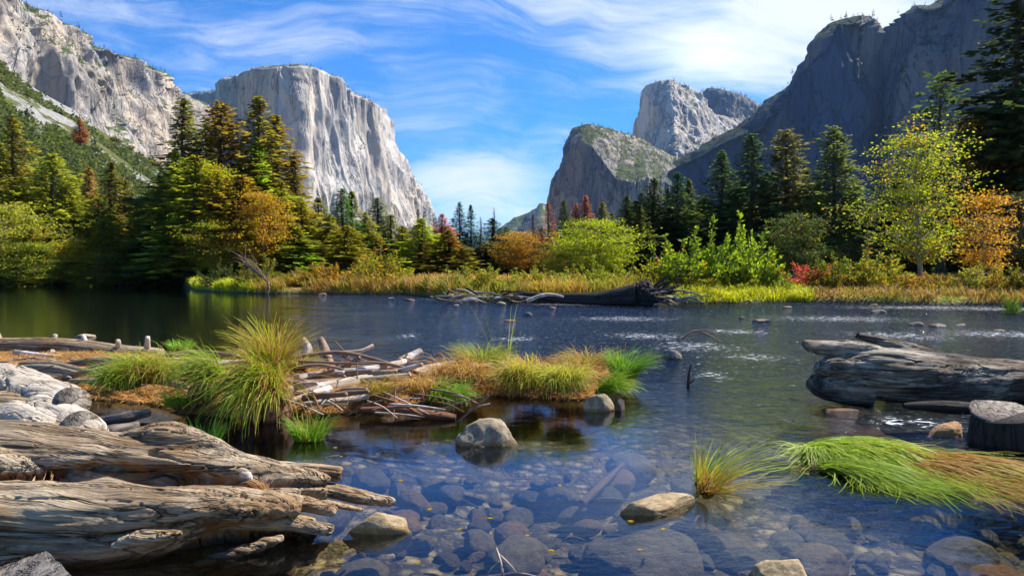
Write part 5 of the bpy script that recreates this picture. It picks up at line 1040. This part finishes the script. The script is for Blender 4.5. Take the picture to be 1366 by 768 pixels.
# driftwood
LG = 'driftwood on the island'
def dlog(pts, R, mat, label, seed, name='driftwood_log', stubs=0, cat='log', group=LG, amp=.14, segs=16):
    r = empty(name, tuple(np.mean([B(*q) for q in pts], 0))); tag(r, label, cat, group); Pw = [np.array(B(*q))-np.array(r.location) for q in pts]
    mb = MB(); mb.add(*tube(Pw, R, segs, 70, amp, 9/max(.3, R[0]*10), seed)); link('stem', mb.data('stem', M[mat]), r)
    Ps = smooth_path(Pw, 40); q = random.Random(seed)
    for i in range(stubs):
        k = int(40*(i+.6)/(stubs+.3)); b = Ps[min(k, 38)]; d = np.array([q.uniform(-.5, .5), q.uniform(-.6, .3), 1.0]); d /= np.linalg.norm(d); l = R[0]*q.uniform(1.3, 1.9)
        m2 = MB(); m2.add(*tube([b, b+d*l], [R[0]*.35, R[0]*.2], 8, 8, .15, 9, i)); link('branch_stub', m2.data('branch_stub', M['drift']), r)
    return r
dlog([(-160, 466, 14.4), (0, 464, 14.0), (100, 466, 13.8), (160, 472, 13.6), (215, 474, 13.4)], [.20, .20, .19, .17, .12], 'log', 'long brown barked drift log at the rear left of the island', 1, stubs=6)
dlog([(40, 492, 12.4), (120, 494, 12.1), (220, 490, 11.9), (340, 484, 11.8)], [.085, .10, .095, .05], 'drift', 'pale peeled log before the long brown one', 2)
dlog([(-20, 494, 12.6), (20, 490, 12.8), (62, 482, 13.2), (70, 468, 13.6)], [.07, .07, .06, .04], 'drift', 'short pale forked limb crossing the long brown log', 3)
dlog([(392, 526, 9.2), (450, 516, 9.5), (520, 504, 10.0), (570, 494, 10.5), (613, 484, 11.0)], [.07, .105, .10, .085, .04], 'drift', 'main bleached log lying across the middle of the island', 4, stubs=1)
dlog([(345, 528, 8.6), (370, 524, 8.6), (390, 521, 8.7)], [.06, .075, .06], 'palebark', 'short tan sawn chunk at the left end of the bleached log', 5)
dlog([(383, 536, 8.5), (410, 528, 8.7), (440, 519, 9.0)], [.025, .045, .05], 'drift', 'bone white short limb under the bleached log', 6)
dlog([(350, 508, 9.8), (390, 512, 9.6), (440, 512, 9.6), (500, 506, 9.9)], [.05, .06, .07, .05], 'stick', 'brown limb running behind the bleached log', 7)
dlog([(480, 546, 8.6), (530, 547, 8.6), (575, 554, 8.5), (608, 558, 8.5)], [.03, .05, .06, .055], 'redwood', 'reddish rotten log at the pool edge below the island', 8)
dlog([(404, 452, 11.8), (412, 466, 11.7), (408, 480, 11.6), (410, 500, 11.5)], [.05, .055, .06, .08], 'drift', 'forked pale snag standing behind the stick pile', 9, stubs=2)
dlog([(428, 452, 11.6), (434, 468, 11.4), (440, 484, 11.2), (446, 502, 11.0)], [.05, .07, .06, .07], 'stick', 'pinkish upright limb right of the forked snag', 10)
dlog([(533, 482, 11.0), (548, 476, 11.2), (562, 470, 11.3)], [.05, .07, .07], 'drift', 'stubby pale chunk on top of the bleached log', 11)
dlog([(450, 470, 11.6), (480, 468, 11.6), (498, 461, 11.7)], [.025, .03, .035], 'drift', 'thin pale limb pointing up behind the stick pile', 12, group=LG)
dlog([(132, 562, 8.3), (165, 556, 8.3), (200, 550, 8.5)], [.05, .075, .04], 'greylog', 'grey split board lying in the nook behind the great log', 13)
dlog([(118, 580, 7.6), (150, 574, 7.6), (185, 566, 7.8)], [.05, .06, .03], 'greylog', 'lower grey board in the nook behind the great log', 14)
dlog([(238, 492, 11.4), (280, 488, 11.3), (325, 482, 11.4), (345, 484, 11.3)], [.03, .04, .035, .03], 'drift', 'pale limb ending behind the tallest sedge', 15)
dlog([(20, 470, 13.2), (70, 476, 13.0), (128, 480, 12.8)], [.05, .05, .03], 'drift', 'weathered limb lying along the long brown log', 16)
q = random.Random(8)
def stick(pts, r0, mat, label, seed, name='stick', group='loose sticks piled on the island'):
    o = tube_obj(name, [B(*p_) for p_ in pts], [r0, r0*.9, r0*.5], mat, label, 'stick', group, segs=7, n=24, amp=.15, seed=seed, ns=20); return o
stick([(385, 478, 10.6), (450, 470, 10.6), (510, 482, 10.4), (560, 500, 10.1)], .032, 'stick', 'long brown arched stick on top of the pile', 1)
stick([(398, 482, 10.4), (450, 484, 10.3), (500, 486, 10.2)], .022, 'stick', 'straight brown stick under the arched one', 2)
stick([(395, 490, 10.2), (430, 487, 10.2), (475, 498, 10.0)], .028, 'stick', 'lower brown stick bending down to the bleached log', 3)
stick([(480, 484, 10.4), (520, 486, 10.3), (562, 498, 10.0)], .03, 'stick', 'dark brown stick crossing the bleached log', 4)
stick([(533, 494, 9.7), (533, 502, 9.65), (526, 512, 9.6)], .03, 'darkwood', 'dark hooked stub hanging over the bleached log', 5)
stick([(500, 550, 8.5), (540, 553, 8.4), (566, 556, 8.35)], .012, 'drift', 'thin pale stick along the reddish log', 6)
stick([(424, 545, 8.4), (436, 532, 8.5), (452, 523, 8.7)], .010, 'drift', 'thin pale twig leaning on the bleached log', 7)
for i in range(14):
    px = q.uniform(385, 600); py = q.uniform(484, 530); D = 1.40/((py-360)/1000); l = q.uniform(25, 55); a = q.gauss(-.15, .35)
    dlog([(px-l*math.cos(a), py-l*math.sin(a)*.5, D+.15), (px, py-q.uniform(0, 4), D), (px+l*math.cos(a), py+l*math.sin(a)*.5, D-.15)], [q.uniform(.02, .04), q.uniform(.03, .05), q.uniform(.015, .03)], q.choice(['drift', 'drift', 'palebark', 'stick', 'log']), 'short limb jammed among the sticks of the pile', 60+i, name='driftwood_limb', group='short limbs jammed in the stick pile')
for i in range(10):
    px = q.uniform(0, 320); py = q.uniform(480, 515); D = 1.38/((py-360)/1000); l = q.uniform(25, 60); a = q.gauss(0, .2)
    dlog([(px-l*math.cos(a), py-l*math.sin(a)*.5, D+.15), (px, py-q.uniform(0, 4), D), (px+l*math.cos(a), py+l*math.sin(a)*.5, D-.15)], [q.uniform(.03, .05), q.uniform(.04, .07), q.uniform(.02, .04)], q.choice(['drift', 'log', 'palebark']), 'short limb lying on the straw of the left island', 90+i, name='driftwood_limb', group='short limbs on the left of the island')
for i in range(90):
    px = q.uniform(380, 640); py = q.uniform(474, 548); D = 1.45/((py-360)/1000); D = min(D, 11); l = q.uniform(12, 42); a = q.gauss(.25, .7)
    stick([(px-l*math.cos(a), py-l*math.sin(a)*.6, D+.1), (px, py-q.uniform(0, 4), D), (px+l*math.cos(a), py+l*math.sin(a)*.6, D-.1)], q.uniform(.006, .016), q.choice(['stick', 'drift', 'stick', 'redwood']), 'thin broken stick caught in the pile on the island', 20+i)
for i in range(44):
    px = q.uniform(-20, 330); py = q.uniform(478, 510); D = 1.42/((py-360)/1000); l = q.uniform(15, 50); a = q.gauss(0, .35)
    stick([(px-l*math.cos(a), py-l*math.sin(a)*.5, D+.1), (px, py-q.uniform(0, 3), D), (px+l*math.cos(a), py+l*math.sin(a)*.5, D-.1)], q.uniform(.008, .022), q.choice(['stick', 'drift', 'drift']), 'thin stick lying between the logs of the left island', 80+i, group='loose sticks on the left of the island')
dlog([(398, 505, 10.0), (440, 499, 10.2), (500, 492, 10.3), (540, 482, 10.8)], [.05, .06, .06, .04], 'drift', 'slim bleached limb parallel to and behind the main bleached log', 17)
dlog([(405, 538, 8.6), (450, 535, 8.7), (492, 528, 8.9)], [.03, .04, .03], 'drift', 'slim pale limb under the near side of the main bleached log', 18)
dlog([(600, 500, 9.9), (622, 492, 10.2), (655, 486, 10.6)], [.04, .05, .03], 'stick', 'brown limb end beside the upright green sedge', 19)
dlog([(150, 520, 9.9), (190, 512, 10.2), (240, 508, 10.4)], [.03, .045, .03], 'drift', 'pale limb between the white burl and the dark hollow', 22)
dlog([(-20, 520, 9.6), (60, 512, 10.4), (150, 506, 10.8)], [.06, .07, .04], 'palebark', 'tan limb directly behind the white burl', 23)
dlog([(60, 478, 13.0), (140, 482, 12.9), (205, 484, 12.6)], [.05, .055, .03], 'drift', 'bleached limb along the near side of the long drift log', 24)
dlog([(-30, 505, 11.4), (40, 502, 11.4), (110, 508, 11.0)], [.05, .06, .04], 'drift', 'pale limb nearest behind the white burl', 20)
dlog([(210, 476, 12.6), (262, 470, 12.7), (318, 474, 12.4)], [.04, .045, .03], 'stick', 'brown limb behind the tallest sedge', 21)
# twigs in the water
def twig(label, main, br, mat, r0, name='twig'):
    r = empty(name, B(*main[0])); tag(r, label, 'twig'); l = np.array(r.location); mb = MB(); mb.add(*tube([np.array(B(*p_))-l for p_ in main], [r0, r0*.4], 7, 16, .15, 20, 1)); link('stem', mb.data('stem', M[mat]), r)
    for b in br:
        mb = MB(); mb.add(*tube([np.array(B(*p_))-l for p_ in b], [r0*.6, r0*.25], 6, 12, .15, 20, 2)); link('branch', mb.data('branch', M[mat]), r)
    return r
twig('dark upright stick with rust leaves at its base in midstream', [(918, 517, 10.8), (919, 500, 10.8), (922, 486, 10.8)], [[(918, 512, 10.8), (924, 508, 10.8), (927, 505, 10.8)]], 'darkwood', .025)
twig('arched brown twigs over the foam in midstream', [(910, 452, 17), (930, 441, 17), (962, 456, 17)], [[(915, 449, 17), (935, 445, 17), (950, 450, 17)], [(930, 441, 17), (945, 440, 17), (958, 447, 17)]], 'stick', .03)
twig('forked pale twig rising at the bottom of the pool', [(672, 775, 4.1), (668, 750, 4.1), (662, 730, 4.15)], [[(662, 735, 4.15), (678, 750, 4.1), (690, 764, 4.1)], [(690, 764, 4.1), (706, 766, 4.0), (728, 772, 3.9)], [(666, 748, 4.1), (655, 758, 4.1), (645, 775, 4.1)]], 'drift', .009)
p1, p2 = G(775, 672, -.24), G(832, 618, -.2)
tube_obj('sunken_branch', [p1, (p1+p2)/2, p2], [.035, .035, .02], 'stick', 'drowned thick branch slanting beside the large boulder', 'branch', segs=12, n=40, seed=3)
g = np.random.default_rng(9)
for i in range(26):
    a = G(g.uniform(420, 1000), g.uniform(600, 760), 0); gh = float(ground_h(a[:1], a[1:2])[0]); b = a+np.array([g.uniform(-.5, .5), g.uniform(-.3, .3), 0]); a[2] = gh+.10; b[2] = gh+.13
    tube_obj('sunken_stick', [a, (a+b)/2+np.array([0, 0, .03]), b], [.010, .012, .006], 'stick', 'thin drowned stick on the riverbed', 'stick', 'drowned sticks in the pool', segs=6, n=14, seed=i)

# ---------------------------------------------------------------- far bank wood
Dt = 36.5
ft = empty('uprooted_tree', B(780, 400, Dt)); tag(ft, 'long black fallen trunk along the far waterline with its root wad', 'log'); l = np.array(ft.location)
mb = MB(); mb.add(*tube([np.array(B(*p_))-l for p_ in [(692, 393, 39.5), (730, 396, 38.5), (780, 399.5, 37.3), (820, 398, 36.6), (850, 394, 36.2)]], [.16, .22, .34, .46, .58], 18, 60, .12, 3, 6)); link('trunk', mb.data('trunk', M['darkwood']), ft)
q2 = random.Random(4); c = np.array(B(858, 395, 36.2))
mb = MB(); v = ICO_V*np.array([.55, .6, .75]); v = v*(1+.35*fbm(v*3, 4, .6, 3))[:, None]; link('root_ball', mesh_data('root_ball', v+c-l, None, M['darkwood'], True, gc=v, F3=ICO_F), ft)
for i in range(60):
    a = q2.uniform(0, 6.28); el = q2.uniform(-.6, 1.1); L_ = q2.uniform(.5, 1.3)*(1.25 if math.cos(a) > 0 else .7); d = np.array([math.cos(a)*math.cos(el)+.35, math.sin(a)*math.cos(el)-.3, math.sin(el)*.9]); e = c+d*L_; m = c+d*L_*.5+np.array([q2.uniform(-.2, .2), 0, q2.uniform(-.15, .2)])
    e[2] = max(e[2], .03); mb = MB(); mb.add(*tube([c-l, m-l, e-l], [.09, .055, .015], 6, 10, .2, 5, i)); link('root', mb.data('root', M['darkwood' if i % 4 else 'stick']), ft)
q2 = random.Random(14)
for i in range(34):
    px = q2.uniform(592, 700) if i < 26 else q2.uniform(880, 925); D = 37.5+q2.uniform(0, 2.5) if i < 26 else 35.5; py = q2.uniform(388, 404); l_ = q2.uniform(6, 26); a = q2.gauss(-.15, .5)
    tube_obj('driftwood_branch', [B(px-l_, py+math.sin(a)*l_*.5, D), B(px, py-q2.uniform(-2, 5), D), B(px+l_, py-math.sin(a)*l_*.5, D)], [.07, .05, .02], q2.choice(['drift', 'stick', 'darkwood', 'greylog']), 'branch tangled in the driftwood along the far waterline' if i < 26 else 'dark branch washed against the right side of the root wad', 'branch', 'driftwood along the far waterline' if i < 26 else 'branches right of the root wad', segs=6, n=12, seed=i)
tube_obj('driftwood_limb', [B(702, 402, 36.4), B(722, 394, 36.4), B(738, 393, 36.4), B(752, 396, 36.4)], [.10, .09, .07, .05], 'drift', 'pale curved limb before the left end of the fallen trunk', 'branch', None, segs=8, n=24, seed=3)
# leafless leaning tree on the grassy point
bt = empty('bare_tree', tuple(G(352, 392))); tag(bt, 'leafless pale tree leaning over the grassy point', 'tree'); l = np.array(bt.location); D = float(l[1]); q3 = random.Random(6)
def bb(p_): return np.array(B(p_[0], p_[1], D))-l
mb = MB(); mb.add(*tube([bb((356, 392)), bb((358, 378)), bb((345, 366)), bb((326, 352))], [.11, .09, .06, .02], 8, 24, .15, 4, 3)); link('trunk', mb.data('trunk', M['stick']), bt)
for i in range(26):
    t0 = smooth_path([bb((356, 392)), bb((358, 378)), bb((345, 366)), bb((326, 352))], 30)[q3.randrange(10, 29)]; e = t0+np.array([q3.uniform(-1.8, .9), q3.uniform(-.8, .8), q3.uniform(.2, 1.7)]); m = (t0+e)/2+np.array([0, 0, .25])
    mb = MB(); mb.add(*tube([t0, m, e], [.03, .02, .006], 5, 8)); link('branch', mb.data('branch', M['stick']), bt)
# fallen yellow leaves
lv = np.random.default_rng(2)
for i in range(14):
    p_ = G(lv.uniform(400, 900), lv.uniform(590, 760), .004); ln = lv.uniform(.02, .035); a = lv.uniform(0, 6.28); d = np.array([[math.cos(a), math.sin(a), .02]]); s_ = np.array([[-math.sin(a), math.cos(a), .05]])
    V, F = kites(p_[None], d, s_, np.array([ln*1.6]), np.array([ln*.6])); o = link('fallen_leaf', mesh_data('fallen_leaf', V, F, M['leaves'], False, rnd=np.full(4, .3))); o.color = (.5, .33, .03, .9); tag(o, 'yellow leaf floating on the dark pool', 'leaf', 'yellow leaves floating on the pool')
